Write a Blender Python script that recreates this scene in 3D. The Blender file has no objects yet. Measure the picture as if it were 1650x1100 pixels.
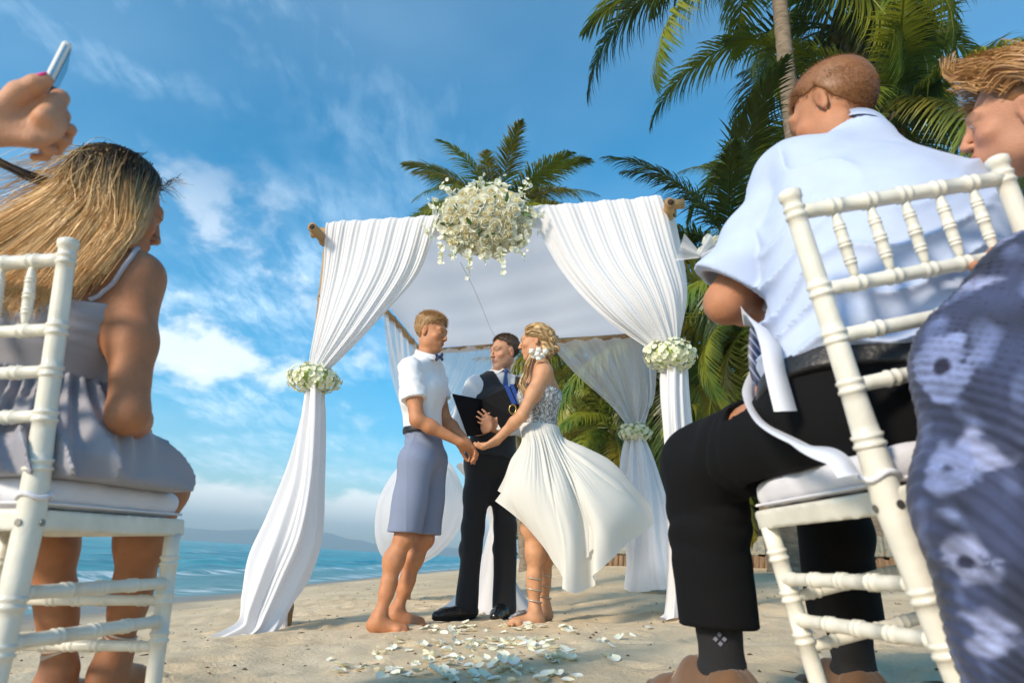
import bpy, math, random
import numpy as np
from mathutils import Matrix, Vector
random.seed(7); rng = np.random.default_rng(11)
sc = bpy.context.scene
COL = sc.collection
# ------------------------------------------------------------------ camera
FPX = 1100.0                                   # focal length in photo pixels (24 mm on a 36 mm frame)
ROLL = math.radians(3.45); PITCH = math.atan(350.4 / FPX)
Fv = np.array([0, math.cos(PITCH), math.sin(PITCH)])
U0 = np.array([0, -math.sin(PITCH), math.cos(PITCH)]); R0 = np.array([1., 0, 0])
Uv = math.cos(ROLL) * U0 - math.sin(ROLL) * R0
Rv = math.cos(ROLL) * R0 + math.sin(ROLL) * U0
cam_d = bpy.data.cameras.new('camera'); cam = bpy.data.objects.new('camera', cam_d); COL.objects.link(cam)
cam_d.lens = 24.0; cam_d.sensor_width = 36.0; cam_d.clip_start = 0.05; cam_d.clip_end = 30000
cam.matrix_world = Matrix(((Rv[0], Uv[0], -Fv[0], 0), (Rv[1], Uv[1], -Fv[1], 0), (Rv[2], Uv[2], -Fv[2], 0), (0, 0, 0, 1)))
cam_d.dof.use_dof = True; cam_d.dof.focus_distance = 4.3; cam_d.dof.aperture_fstop = 5.0
sc.camera = cam
def P(px, py, Y):
    """world point seen at photo pixel px,py at distance Y along the ground axis"""
    d = Fv + Rv * (px - 825) / FPX - Uv * (py - 550) / FPX
    return d / d[1] * Y
# ------------------------------------------------------------------ light
sc.view_settings.view_transform = 'Standard'; sc.view_settings.look = 'None'
sc.view_settings.exposure = 0.84; sc.view_settings.gamma = 1.0
SUN_EL = math.radians(26); SUN_AZ = math.radians(-135)      # azimuth from +Y towards +X
sun_from = Vector((math.sin(SUN_AZ) * math.cos(SUN_EL), math.cos(SUN_AZ) * math.cos(SUN_EL), math.sin(SUN_EL)))
sd = bpy.data.lights.new('sun', 'SUN'); sd.energy = 2.9; sd.angle = math.radians(11.0); sd.color = (1.0, .86, .68)
so = bpy.data.objects.new('sun', sd); COL.objects.link(so); so.rotation_euler = sun_from.to_track_quat('Z', 'Y').to_euler()
W = bpy.data.worlds.new('World'); sc.world = W; W.use_nodes = True
nt = W.node_tree; nt.nodes.clear()
def wn(t, **k):
    n = nt.nodes.new(t)
    for a, b in k.items(): setattr(n, a, b)
    return n
def wl(a, b): nt.links.new(a, b)
def wmath(op, a, b=None, clamp=False):
    n = wn('ShaderNodeMath', operation=op, use_clamp=clamp)
    for i, v in enumerate((a, b)):
        if v is None: continue
        if isinstance(v, (int, float)): n.inputs[i].default_value = v
        else: wl(v, n.inputs[i])
    return n.outputs[0]
tc = wn('ShaderNodeTexCoord'); sep = wn('ShaderNodeSeparateXYZ'); wl(tc.outputs['Generated'], sep.inputs[0])
sky = wn('ShaderNodeTexSky', sky_type='NISHITA'); sky.sun_disc = False
sky.sun_elevation = SUN_EL; sky.sun_rotation = SUN_AZ; sky.air_density = 1.0; sky.dust_density = 0.3; sky.ozone_density = 3.0
hs = wn('ShaderNodeHueSaturation'); hs.inputs['Hue'].default_value = 0.485; hs.inputs['Saturation'].default_value = 1.6; hs.inputs['Value'].default_value = 0.90
wl(sky.outputs[0], hs.inputs['Color'])
zc = wmath('MAXIMUM', sep.outputs[2], 0.03)
# cloud coordinates: the direction projected on a high flat layer
cx = wmath('DIVIDE', sep.outputs[0], wmath('ADD', zc, .12)); cy = wmath('DIVIDE', sep.outputs[1], wmath('ADD', zc, .12))
cb = wn('ShaderNodeCombineXYZ'); wl(cx, cb.inputs[0]); wl(cy, cb.inputs[1])
def noise(vec, scale, detail, rough, rot=0, sx=1, sy=1, sz=1, loc=(0, 0, 0), dist=0):
    m = wn('ShaderNodeMapping'); m.inputs['Rotation'].default_value = (0, 0, rot); m.inputs['Scale'].default_value = (sx, sy, sz); m.inputs['Location'].default_value = loc
    wl(vec, m.inputs[0]); n = wn('ShaderNodeTexNoise'); n.inputs['Scale'].default_value = scale; n.inputs['Detail'].default_value = detail
    n.inputs['Roughness'].default_value = rough; n.inputs['Distortion'].default_value = dist; wl(m.outputs[0], n.inputs['Vector']); return n.outputs['Fac']
def ramp(v, a, b, lo=0., hi=1.):
    n = wn('ShaderNodeMapRange', interpolation_type='SMOOTHSTEP'); n.inputs[1].default_value = a; n.inputs[2].default_value = b
    n.inputs[3].default_value = lo; n.inputs[4].default_value = hi; wl(v, n.inputs[0]); return n.outputs[0]
# wispy high cloud, thick towards the left of the bay
ci = wmath('MULTIPLY', ramp(noise(cb.outputs[0], 1.5, 5, .55, rot=.5, loc=(3.1, 1.7, 0), dist=.2), .36, .74), ramp(noise(cb.outputs[0], 8, 7, .68, rot=.9, sx=1.6, sy=.6, dist=.25), .22, .80))
ci = wmath('MULTIPLY', ci, ramp(cx, -.05, -.85, .16, 1.35), clamp=True)
veil = wmath('MULTIPLY', ramp(noise(cb.outputs[0], .9, 4, .55, rot=.3, loc=(7, 2, 0)), .3, .8), .14)
# low cumulus
cu_n = noise(tc.outputs['Generated'], 5.2, 10, .56, loc=(1.35, .2, .4), sz=1.5)
low = wmath('MULTIPLY', ramp(sep.outputs[2], .56, .26), ramp(sep.outputs[2], .10, .22))
def toward(v, a, b):
    n = wn('ShaderNodeVectorMath', operation='DOT_PRODUCT'); wl(tc.outputs['Generated'], n.inputs[0]); v = np.asarray(v) / np.linalg.norm(v); n.inputs[1].default_value = tuple(v); return ramp(n.outputs['Value'], a, b)
bankc = wmath('MAXIMUM', toward(P(335, 485, 1.), .975, .999), toward(P(490, 490, 1.), .985, .9995))
cum = wmath('MULTIPLY', ramp(wmath('ADD', cu_n, wmath('MULTIPLY', wmath('SUBTRACT', bankc, .25), .15)), .53, .64), wmath('MULTIPLY', low, ramp(cx, -.2, -.75)), clamp=True)
hz_n = noise(tc.outputs['Generated'], 9, 9, .6, loc=(.3, 2.2, .1), sz=2.2)
edge = wmath('ADD', sep.outputs[2], wmath('MULTIPLY', wmath('SUBTRACT', hz_n, .5), -.16))
bank = wmath('MULTIPLY', ramp(edge, .084, .050), ramp(sep.outputs[2], .012, .040), clamp=True)
m1 = wmath('MAXIMUM', wmath('MULTIPLY', ci, .72), veil)
def mix(f, a, b):
    n = wn('ShaderNodeMix', data_type='RGBA')
    if isinstance(f, float): n.inputs[0].default_value = f
    else: wl(f, n.inputs[0])
    for s, v in ((6, a), (7, b)):
        if isinstance(v, tuple): n.inputs[s].default_value = v
        else: wl(v, n.inputs[s])
    return n.outputs[2]
c1 = mix(m1, hs.outputs[0], (5.0, 6.3, 7.4, 1))
c2 = mix(wmath('MULTIPLY', cum, .62), c1, (7.6, 7.5, 7.4, 1))
c3 = mix(wmath('MULTIPLY', bank, .78), c2, (9.5, 9.3, 9.0, 1))
bg = wn('ShaderNodeBackground'); bg.inputs['Strength'].default_value = .132; wl(c3, bg.inputs['Color'])
wo = wn('ShaderNodeOutputWorld'); wl(bg.outputs[0], wo.inputs['Surface'])

# ------------------------------------------------------------------ helpers
def norm(v):
    v = np.asarray(v, float); return v / (np.linalg.norm(v) + 1e-12)
def tag(o, label=None, cat=None, group=None, kind=None):
    if label: o['label'] = label
    if cat: o['category'] = cat
    if group: o['group'] = group
    if kind: o['kind'] = kind
    return o
def empty(name, loc=(0, 0, 0), label=None, cat=None, group=None):
    o = bpy.data.objects.new(name, None); COL.objects.link(o); o.location = tuple(loc); o.empty_display_size = .05
    return tag(o, label, cat, group)
def newmesh(name, V, F, smooth=True):
    me = bpy.data.meshes.new(name)
    V = np.ascontiguousarray(V, np.float32)
    if isinstance(F, np.ndarray):
        n, k = F.shape; me.vertices.add(len(V)); me.vertices.foreach_set('co', V.ravel())
        me.loops.add(n * k); me.loops.foreach_set('vertex_index', F.astype(np.int32).ravel())
        me.polygons.add(n); me.polygons.foreach_set('loop_start', np.arange(0, n * k, k, dtype=np.int32))
        me.update(calc_edges=True)
    else:
        me.from_pydata([tuple(v) for v in V.tolist()], [], F); me.update()
    if smooth and len(me.polygons): me.polygons.foreach_set('use_smooth', np.ones(len(me.polygons), bool))
    return me
def link(name, me, m=None, parent=None, **t):
    if m is not None and not me.materials: me.materials.append(m)
    o = bpy.data.objects.new(name, me); COL.objects.link(o)
    if parent is not None:
        o.parent = parent; o.location = tuple(-Vector(parent.location)) if t.pop('world', True) else (0, 0, 0)
    else: t.pop('world', None)
    return tag(o, **t)
def mk(name, V, F, m, parent=None, smooth=True, **t):
    """mesh in world coordinates; a parent that is an Empty only translates, so offset by it"""
    return link(name, newmesh(name, V, F, smooth), m, parent, **t)
def setcol(me, C):
    a = me.color_attributes.new('Col', 'FLOAT_COLOR', 'POINT')
    C4 = np.ones((len(C), 4), np.float32); C4[:, :3] = C; a.data.foreach_set('color', C4.ravel())
def weld(parts):
    V = []; F = []; n = 0
    for v, f in parts:
        V.append(v); F += [tuple(i + n for i in q) for q in f] if not isinstance(f, np.ndarray) else [tuple(int(i) + n for i in q) for q in f]
        n += len(v)
    return np.vstack(V), F
def frame(d, up=(0, 0, 1)):
    d = norm(d); u = np.asarray(up, float)
    if abs(d @ u) > .97: u = np.array([1., 0, 0])
    s = norm(np.cross(d, u)); return s, norm(np.cross(s, d)), d
def tube(pts, rad, n=10, cap=True):
    pts = np.asarray(pts, float); m = len(pts); rad = np.broadcast_to(np.asarray(rad, float), (m,))
    tg = np.gradient(pts, axis=0); tg /= np.linalg.norm(tg, axis=1)[:, None] + 1e-12
    s, u, _ = frame(tg[0]); V = []
    for i in range(m):
        s = norm(s - tg[i] * (s @ tg[i])); u = np.cross(tg[i], s)
        a = np.arange(n) * 2 * math.pi / n
        V.append(pts[i] + rad[i] * (np.cos(a)[:, None] * s + np.sin(a)[:, None] * u))
    V = np.vstack(V); F = []
    for i in range(m - 1):
        for j in range(n):
            k = (j + 1) % n; F.append((i * n + j, i * n + k, (i + 1) * n + k, (i + 1) * n + j))
    if cap: F.append(tuple(range(n - 1, -1, -1))); F.append(tuple((m - 1) * n + j for j in range(n)))
    return V, F
def box(c, sx, sy, sz, R=None):
    V = np.array([[x, y, z] for x in (-.5, .5) for y in (-.5, .5) for z in (-.5, .5)]) * (sx, sy, sz)
    if R is not None: V = V @ np.asarray(R).T
    F = [(0, 1, 3, 2), (4, 6, 7, 5), (0, 4, 5, 1), (2, 3, 7, 6), (0, 2, 6, 4), (1, 5, 7, 3)]
    return V + np.asarray(c), F
def crom(pts, n):
    """Catmull-Rom through pts (k,3) -> n samples"""
    p = np.asarray(pts, float); k = len(p); q = np.vstack([2 * p[0] - p[1], p, 2 * p[-1] - p[-2]])
    t = np.linspace(0, k - 1, n); i = np.minimum(t.astype(int), k - 2); f = (t - i)[:, None]
    a, b, c, d = q[i], q[i + 1], q[i + 2], q[i + 3]
    return .5 * ((2 * b) + (-a + c) * f + (2 * a - 5 * b + 4 * c - d) * f ** 2 + (-a + 3 * b - 3 * c + d) * f ** 3)
def crom_closed(pts, n):
    p = np.asarray(pts, float); k = len(p); t = np.arange(n) * k / n; i = t.astype(int); f = (t - i)[:, None]
    a, b, c, d = p[(i - 1) % k], p[i % k], p[(i + 1) % k], p[(i + 2) % k]
    return .5 * ((2 * b) + (-a + c) * f + (2 * a - 5 * b + 4 * c - d) * f ** 2 + (-a + 3 * b - 3 * c + d) * f ** 3)
class SNoise:
    """sum of random plane waves: a cheap smooth noise in [-1,1]"""
    def __init__(s, seed, freq, n=14, aniso=(1, 1, 1)):
        r = np.random.default_rng(seed); k = r.normal(size=(n, 3)); k /= np.linalg.norm(k, axis=1)[:, None]
        s.k = (k * freq * r.uniform(.5, 1.5, (n, 1)) * 2 * math.pi * np.array(aniso)).astype(np.float32); s.ph = r.uniform(0, 6.28, n).astype(np.float32); s.a = 1 / math.sqrt(n)
    def __call__(s, p):
        o = 0
        for k, ph in zip(s.k, s.ph): o = o + np.sin(p[:, 0] * k[0] + p[:, 1] * k[1] + p[:, 2] * k[2] + ph)
        return o * s.a
def grid_faces(nu, nv, closed=False):
    i = np.arange(nu if closed else nu - 1)[:, None]; j = np.arange(nv - 1)[None, :]; k = (i + 1) % nu
    return np.stack([i * nv + j, k * nv + j, k * nv + j + 1, i * nv + j + 1], -1).reshape(-1, 4)
def loft(guides, nu, nv, closed=False, pleats=None, seed=0):
    """cloth through guide curves; pleats(u,v)-> offset along the normal"""
    G = [crom(g, nv) for g in guides]; G = np.array(G)
    S = np.array([(crom_closed if closed else crom)(G[:, j], nu) for j in range(nv)]).transpose(1, 0, 2)
    if pleats is not None:
        du = (np.roll(S, -1, 0) - np.roll(S, 1, 0)) if closed else np.gradient(S, axis=0)
        dv = np.gradient(S, axis=1); N = np.cross(du, dv); N /= np.linalg.norm(N, axis=2)[..., None] + 1e-9
        u = np.linspace(0, 1, nu, endpoint=not closed)[:, None] * np.ones((1, nv)); v = np.ones((nu, 1)) * np.linspace(0, 1, nv)[None]
        S = S + N * pleats(u, v)[..., None]
    return S.reshape(-1, 3), grid_faces(nu, nv, closed)
# ------------------------------------------------------------------ materials
def mat(name, color, rough=.6, var=0., vscale=8., bump=0., bscale=60., spec=.5, attr=False, transl=0., alpha=0., sss=0., sheen=0., metal=0., coat=0., detail=4, hue=None, bdetail=3, stretch=None):
    m = bpy.data.materials.new(name); m.use_nodes = True; t = m.node_tree; b = t.nodes['Principled BSDF']; L = t.links.new
    b.inputs['Roughness'].default_value = rough; b.inputs['Specular IOR Level'].default_value = spec; b.inputs['Metallic'].default_value = metal
    if coat: b.inputs['Coat Weight'].default_value = coat; b.inputs['Coat Roughness'].default_value = .15
    if sss:
        b.inputs['Subsurface Weight'].default_value = sss; b.inputs['Subsurface Radius'].default_value = (1, .35, .2); b.inputs['Subsurface Scale'].default_value = .012
    if sheen: b.inputs['Sheen Weight'].default_value = sheen
    tcn = t.nodes.new('ShaderNodeTexCoord'); vec = tcn.outputs['Object']
    if stretch:
        mp = t.nodes.new('ShaderNodeMapping'); mp.inputs['Scale'].default_value = stretch; L(vec, mp.inputs[0]); vec = mp.outputs[0]
    c4 = (*color, 1); src = None
    if attr:
        a = t.nodes.new('ShaderNodeAttribute'); a.attribute_name = 'Col'; src = a.outputs['Color']
    if var:
        n = t.nodes.new('ShaderNodeTexNoise'); n.inputs['Scale'].default_value = vscale; n.inputs['Detail'].default_value = detail; L(vec, n.inputs['Vector'])
        mx = t.nodes.new('ShaderNodeMix'); mx.data_type = 'RGBA'; mx.blend_type = 'MULTIPLY'; mx.inputs[0].default_value = 1
        cr = t.nodes.new('ShaderNodeMapRange'); cr.inputs[1].default_value = .3; cr.inputs[2].default_value = .7; cr.inputs[3].default_value = 1 - var; cr.inputs[4].default_value = 1 + var
        L(n.outputs['Fac'], cr.inputs[0])
        if src is None: mx.inputs[6].default_value = c4
        else: L(src, mx.inputs[6])
        L(cr.outputs[0], mx.inputs[7]); src = mx.outputs[2]
        if hue:
            h = t.nodes.new('ShaderNodeMix'); h.data_type = 'RGBA'; n2 = t.nodes.new('ShaderNodeTexNoise'); n2.inputs['Scale'].default_value = vscale * .6; L(vec, n2.inputs['Vector'])
            r2 = t.nodes.new('ShaderNodeMapRange'); r2.inputs[1].default_value = .42; r2.inputs[2].default_value = .62; L(n2.outputs['Fac'], r2.inputs[0]); L(r2.outputs[0], h.inputs[0])
            L(src, h.inputs[6]); h.inputs[7].default_value = (*hue, 1); src = h.outputs[2]
    if src is None: b.inputs['Base Color'].default_value = c4
    else: L(src, b.inputs['Base Color'])
    if bump:
        n = t.nodes.new('ShaderNodeTexNoise'); n.inputs['Scale'].default_value = bscale; n.inputs['Detail'].default_value = bdetail; L(vec, n.inputs['Vector'])
        bp = t.nodes.new('ShaderNodeBump'); bp.inputs['Strength'].default_value = bump; bp.inputs['Distance'].default_value = .01; L(n.outputs['Fac'], bp.inputs['Height']); L(bp.outputs[0], b.inputs['Normal'])
    out = t.nodes['Material Output']; sh = b.outputs[0]
    if transl:
        tr = t.nodes.new('ShaderNodeBsdfTranslucent'); ms = t.nodes.new('ShaderNodeMixShader'); ms.inputs[0].default_value = transl
        if src is None: tr.inputs[0].default_value = c4
        else: L(src, tr.inputs[0])
        L(sh, ms.inputs[1]); L(tr.outputs[0], ms.inputs[2]); sh = ms.outputs[0]
    if alpha:
        tp = t.nodes.new('ShaderNodeBsdfTransparent'); ms = t.nodes.new('ShaderNodeMixShader'); ms.inputs[0].default_value = alpha
        L(sh, ms.inputs[1]); L(tp.outputs[0], ms.inputs[2]); sh = ms.outputs[0]
    L(sh, out.inputs[0]); return m
# ================================================================== SETTING
SN1 = SNoise(1, .35); SN2 = SNoise(2, 1.6, 16); SN3 = SNoise(3, 5, 20); SN4 = SNoise(4, .08)
SEA = -.9
def sst(a, b, x):
    t = np.clip((x - a) / (b - a), 0, 1); return t * t * (3 - 2 * t)
def sand_base(x, y):
    x = np.asarray(x, float); y = np.asarray(y, float)
    z = -.345 + .085 * np.clip(x, -1.2, 1.) + .11 * np.minimum(x + 1.2, 0) + .065 * np.clip(x - 1., 0, 9)
    z = z - .006 * np.clip(y - 12, 0, 200) * sst(4, 0, x)
    z = z + .02 * np.clip(y - 4, 0, 10) * sst(.4, 1.6, x)
    return z
PITS = []
_r = np.random.default_rng(5)
for _ in range(240): PITS.append((_r.uniform(-2.6, 2.6), 2.0 + 5.5 * _r.random() ** 1.3, _r.uniform(0, 3.14), _r.uniform(.06, .13), _r.uniform(.007, .024)))
def sand_z(x, y):
    x = np.asarray(x, float); y = np.asarray(y, float); sh = x.shape; x = x.ravel(); y = y.ravel()
    p = np.stack([x, y, 0 * x], 1); d = np.hypot(x, y)
    z = sand_base(x, y) + .02 * SN1(p) + .008 * SN2(p) * sst(30, 6, d) * sst(-5, -2.5, x) + .004 * SN3(p) * sst(12, 5, d)
    z += .05 * SN4(p) * sst(6, 20, d) * sst(-2, 2, x)
    near = d < 9
    for px, py, a, r, h in PITS:
        m = near & (abs(x - px) < .35) & (abs(y - py) < .35)
        if not m.any(): continue
        u = (x[m] - px) * math.cos(a) + (y[m] - py) * math.sin(a); v = -(x[m] - px) * math.sin(a) + (y[m] - py) * math.cos(a)
        q = np.sqrt((u / r) ** 2 + (v / (r * .45)) ** 2)
        z[m] += -h * np.exp(-q ** 2 * 1.6) + h * .55 * np.exp(-((q - 1.45) / .4) ** 2)
    q = np.hypot((x + 1.05) / .10, (y - 2.42) / .07)
    z += .035 * np.exp(-q ** 2) * (1 + .5 * np.sin(x * 90) * np.sin(y * 80))
    return z.reshape(sh)
def sz(x, y): return float(sand_z(np.array([x]), np.array([y]))[0])
def sandmat():
    m = bpy.data.materials.new('beach_sand'); m.use_nodes = True; t = m.node_tree; L = t.links.new; b = t.nodes['Principled BSDF']
    N = t.nodes.new; tcn = N('ShaderNodeTexCoord'); o = tcn.outputs['Object']
    def nz(s, d, r=.5):
        n = N('ShaderNodeTexNoise'); n.inputs['Scale'].default_value = s; n.inputs['Detail'].default_value = d; n.inputs['Roughness'].default_value = r; L(o, n.inputs['Vector']); return n.outputs['Fac']
    r1 = N('ShaderNodeValToRGB'); L(nz(2.2, 6, .6), r1.inputs[0]); r1.color_ramp.elements[0].position = .3; r1.color_ramp.elements[0].color = (.64, .485, .30, 1); r1.color_ramp.elements[1].position = .7; r1.color_ramp.elements[1].color = (.80, .645, .44, 1)
    g = N('ShaderNodeMix'); g.data_type = 'RGBA'; g.blend_type = 'MULTIPLY'; g.inputs[0].default_value = 1; L(r1.outputs[0], g.inputs[6])
    r2 = N('ShaderNodeMapRange'); r2.inputs[1].default_value = .3; r2.inputs[2].default_value = .7; r2.inputs[3].default_value = .82; r2.inputs[4].default_value = 1.15; L(nz(420, 2), r2.inputs[0]); L(r2.outputs[0], g.inputs[7])
    # specks of shell grit and leaf bits
    v = N('ShaderNodeTexVoronoi'); v.inputs['Scale'].default_value = 34; L(o, v.inputs['Vector'])
    r3 = N('ShaderNodeMapRange'); r3.inputs[1].default_value = .10; r3.inputs[2].default_value = .04; L(v.outputs['Distance'], r3.inputs[0])
    mm = N('ShaderNodeMath'); mm.operation = 'MULTIPLY'; L(r3.outputs[0], mm.inputs[0])
    r4 = N('ShaderNodeMapRange'); r4.inputs[1].default_value = .52; r4.inputs[2].default_value = .6; L(nz(3.1, 3), r4.inputs[0]); L(r4.outputs[0], mm.inputs[1])
    g2 = N('ShaderNodeMix'); g2.data_type = 'RGBA'; L(mm.outputs[0], g2.inputs[0]); L(g.outputs[2], g2.inputs[6]); g2.inputs[7].default_value = (.12, .07, .035, 1)
    # wet sand at the water's edge: by height
    sp = N('ShaderNodeSeparateXYZ'); L(o, sp.inputs[0]); wet = N('ShaderNodeMapRange'); wet.inputs[1].default_value = -.66; wet.inputs[2].default_value = -.82; L(sp.outputs[2], wet.inputs[0])
    g3 = N('ShaderNodeMix'); g3.data_type = 'RGBA'; L(wet.outputs[0], g3.inputs[0]); L(g2.outputs[2], g3.inputs[6]); g3.inputs[7].default_value = (.23, .18, .13, 1); L(g3.outputs[2], b.inputs['Base Color'])
    rr = N('ShaderNodeMapRange'); rr.inputs[3].default_value = .95; rr.inputs[4].default_value = .3; L(wet.outputs[0], rr.inputs[0]); L(rr.outputs[0], b.inputs['Roughness'])
    b.inputs['Specular IOR Level'].default_value = .25
    bp = N('ShaderNodeBump'); bp.inputs['Strength'].default_value = .8; bp.inputs['Distance'].default_value = .018; L(nz(38, 8, .7), bp.inputs['Height'])
    bp2 = N('ShaderNodeBump'); bp2.inputs['Strength'].default_value = .4; bp2.inputs['Distance'].default_value = .003; L(nz(300, 3, .7), bp2.inputs['Height']); L(bp.outputs[0], bp2.inputs['Normal']); L(bp2.outputs[0], b.inputs['Normal'])
    return m
def spaced(lo, hi, d0, fine_lo, fine_hi, grow):
    a = [fine_lo]; 
    while a[-1] < fine_hi: a.append(a[-1] + d0)
    d = d0; 
    while a[-1] < hi: d *= grow; a.append(a[-1] + d)
    d = d0; b = [fine_lo]
    while b[-1] > lo: d *= grow; b.append(b[-1] - d)
    return np.array(b[:0:-1] + a)
gx = spaced(-30, 4500, .021, -2.3, 2.3, 1.09)
gy = [-8., -5, -3, -1.5, -.6, 0, .4, .8, 1.1, 1.4, 1.7]
while gy[-1] < 5000: gy.append(gy[-1] * (1.011 if gy[-1] < 9 else 1.05))
gy = np.array(gy); X, Y = np.meshgrid(gx, gy, indexing='ij'); Z = sand_z(X, Y)
mk('sand_beach', np.stack([X, Y, Z], -1).reshape(-1, 3), grid_faces(len(gx), len(gy)), sandmat(), kind='structure')
# ---- sea
def seamat():
    m = bpy.data.materials.new('sea_water'); m.use_nodes = True; t = m.node_tree; L = t.links.new; b = t.nodes['Principled BSDF']; N = t.nodes.new
    tcn = N('ShaderNodeTexCoord'); mp = N('ShaderNodeMapping'); mp.inputs['Scale'].default_value = (.35, 1, 1); mp.inputs['Rotation'].default_value = (0, 0, -.35); L(tcn.outputs['Object'], mp.inputs[0])
    def nz(s, d, r=.55, vec=None):
        n = N('ShaderNodeTexNoise'); n.inputs['Scale'].default_value = s; n.inputs['Detail'].default_value = d; n.inputs['Roughness'].default_value = r; L(vec or mp.outputs[0], n.inputs['Vector']); return n.outputs['Fac']
    r = N('ShaderNodeValToRGB'); L(nz(.35, 6, .6), r.inputs[0]); r.color_ramp.elements[0].position = .35; r.color_ramp.elements[0].color = (.008, .17, .22, 1); r.color_ramp.elements[1].position = .68; r.color_ramp.elements[1].color = (.03, .36, .40, 1)
    a = N('ShaderNodeAttribute'); a.attribute_name = 'Col'; sp = N('ShaderNodeSeparateColor'); L(a.outputs['Color'], sp.inputs[0])
    g = N('ShaderNodeMix'); g.data_type = 'RGBA'; L(sp.outputs[1], g.inputs[0]); L(r.outputs[0], g.inputs[6]); g.inputs[7].default_value = (.13, .27, .27, 1)
    fo = N('ShaderNodeMapRange'); fo.inputs[1].default_value = .46; fo.inputs[2].default_value = .56; L(nz(1.3, 9, .72), fo.inputs[0])
    fm = N('ShaderNodeMath'); fm.operation = 'MULTIPLY'; L(fo.outputs[0], fm.inputs[0]); L(sp.outputs[0], fm.inputs[1]); fm.use_clamp = True
    g2 = N('ShaderNodeMix'); g2.data_type = 'RGBA'; L(fm.outputs[0], g2.inputs[0]); L(g.outputs[2], g2.inputs[6]); g2.inputs[7].default_value = (.75, .8, .8, 1); L(g2.outputs[2], b.inputs['Base Color'])
    b.inputs['Roughness'].default_value = .3; b.inputs['IOR'].default_value = 1.33; b.inputs['Specular IOR Level'].default_value = .25
    bp = N('ShaderNodeBump'); bp.inputs['Strength'].default_value = .9; bp.inputs['Distance'].default_value = .25; L(nz(1.1, 9, .62), bp.inputs['Height']); L(bp.outputs[0], b.inputs['Normal'])
    return m
sx_ = -spaced(1.5, 5200, .19, 2.0, 22, 1.06)[::-1]; sy_ = [-30., -15, -5, 0]
while sy_[-1] < 12: sy_.append(sy_[-1] + .35)
while sy_[-1] < 5700: sy_.append(sy_[-1] * 1.026)
sx_ = np.concatenate([sx_, [0., 6, 14, 30, 60, 120, 300, 900, 2500, 4800]]); sy_ = np.array(sy_)
X, Y = np.meshgrid(sx_, sy_, indexing='ij'); p = np.stack([X.ravel(), Y.ravel(), 0 * X.ravel()], 1)
dd = np.hypot(p[:, 0], p[:, 1]); shore = sand_base(p[:, 0], p[:, 1]) - SEA      # <0 under water
w1 = SNoise(21, .22, 14, (1, .45, 1)); w2 = SNoise(22, .7, 16, (1, .5, 1)); w3 = SNoise(23, .04, 10)
zz = SEA + (.07 * w1(p) + .025 * w2(p)) * sst(0, -.5, shore) * sst(500, 40, dd) + .05 * w3(p) * sst(-1, -3, shore) * sst(900, 100, dd)
# a small breaker rolling in along the shore
def crest(off, amp, wid): return amp * np.exp(-((shore + off + .05 * SN1(p * .3)) / wid) ** 2) * sst(300, 60, dd)
zz = zz + crest(.42, .09, .05) + crest(.95, .12, .07) + crest(.10, .03, .025)
foam = np.exp(-((shore + .37 + .05 * SN1(p * .3)) / .05) ** 2) + .9 * np.exp(-((shore + .04 + .03 * SN1(p * .5)) / .045) ** 2) + .6 * sst(.35, .9, w1(p)) * sst(-.3, -1, shore) * sst(.1, .8, w2(p))
reef = np.exp(-((p[:, 1] + .35 * p[:, 0] - 330) / 16) ** 2) * sst(-.3, .3, SNoise(31, .006, 8)(p)) * (p[:, 0] < -8)
foam = np.clip(foam + 1.6 * reef, 0, 1); shal = sst(-.8, .05, shore) * .9
V = np.stack([p[:, 0], p[:, 1], zz], 1); me = newmesh('sea', V, grid_faces(len(sx_), len(sy_))); setcol(me, np.stack([foam, shal, 0 * foam], 1))
link('sea', me, seamat(), kind='structure')
# ---- hazy islands across the bay
M_hill = mat('forest_hills', (.07, .10, .09), .9, var=.3, vscale=.004)
hn = SNoise(41, .00045, 12); hn2 = SNoise(42, .0022, 12)
a0 = np.linspace(-1.10, .35, 260); rr = np.linspace(0, 1, 14)
A, Rr = np.meshgrid(a0, rr, indexing='ij'); dist = 4700 + 900 * Rr; X = np.sin(A) * dist; Y = np.cos(A) * dist
pp = np.stack([X.ravel(), Y.ravel(), 0 * X.ravel()], 1)
prof = 120 + 260 * np.exp(-((A.ravel() + .42) / .10) ** 2) + 420 * np.exp(-((A.ravel() + .27) / .085) ** 2) + 250 * np.exp(-((A.ravel() + .62) / .12) ** 2) + 160 * np.exp(-((A.ravel() + .08) / .1) ** 2)
hz = .19 * np.maximum(prof + 60 * hn(pp * 2) + 30 * hn2(pp * 2), 0) * np.sin(np.pi * np.clip(Rr.ravel(), 0, 1)) ** .8 - 3
mk('distant_hills', np.stack([pp[:, 0], pp[:, 1], hz], 1), grid_faces(260, 14), M_hill, kind='structure')
# ---- retaining wall of stone blocks on a row of upright logs
M_stone = mat('wall_stone', (.20, .22, .21), .85, var=.35, vscale=7, bump=.6, bscale=25, hue=(.30, .27, .2))
M_log = mat('weathered_log', (.20, .125, .07), .85, var=.45, vscale=11, bump=.5, bscale=40, stretch=(3, 3, .5))
M_soil = mat('garden_soil', (.12, .09, .05), .95, var=.4, vscale=3, bump=.7, bscale=20)
wp = np.array([[1.35, 13.6, 0], [2.6, 12.6, 0], [4.3, 11.2, 0], [5.0, 8.6, 0], [6.0, 6.2, 0], [8.5, 4.0, 0]])
wc = crom(wp, 400); seg = np.linalg.norm(np.diff(wc, axis=0), axis=1); s_ = np.concatenate([[0], np.cumsum(seg)])
def wall_at(s): return np.array([np.interp(s, s_, wc[:, k]) for k in range(3)])
wall = empty('garden_wall', wall_at(3), 'low garden wall of grey stone blocks over upright logs behind the sand', 'wall')
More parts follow.
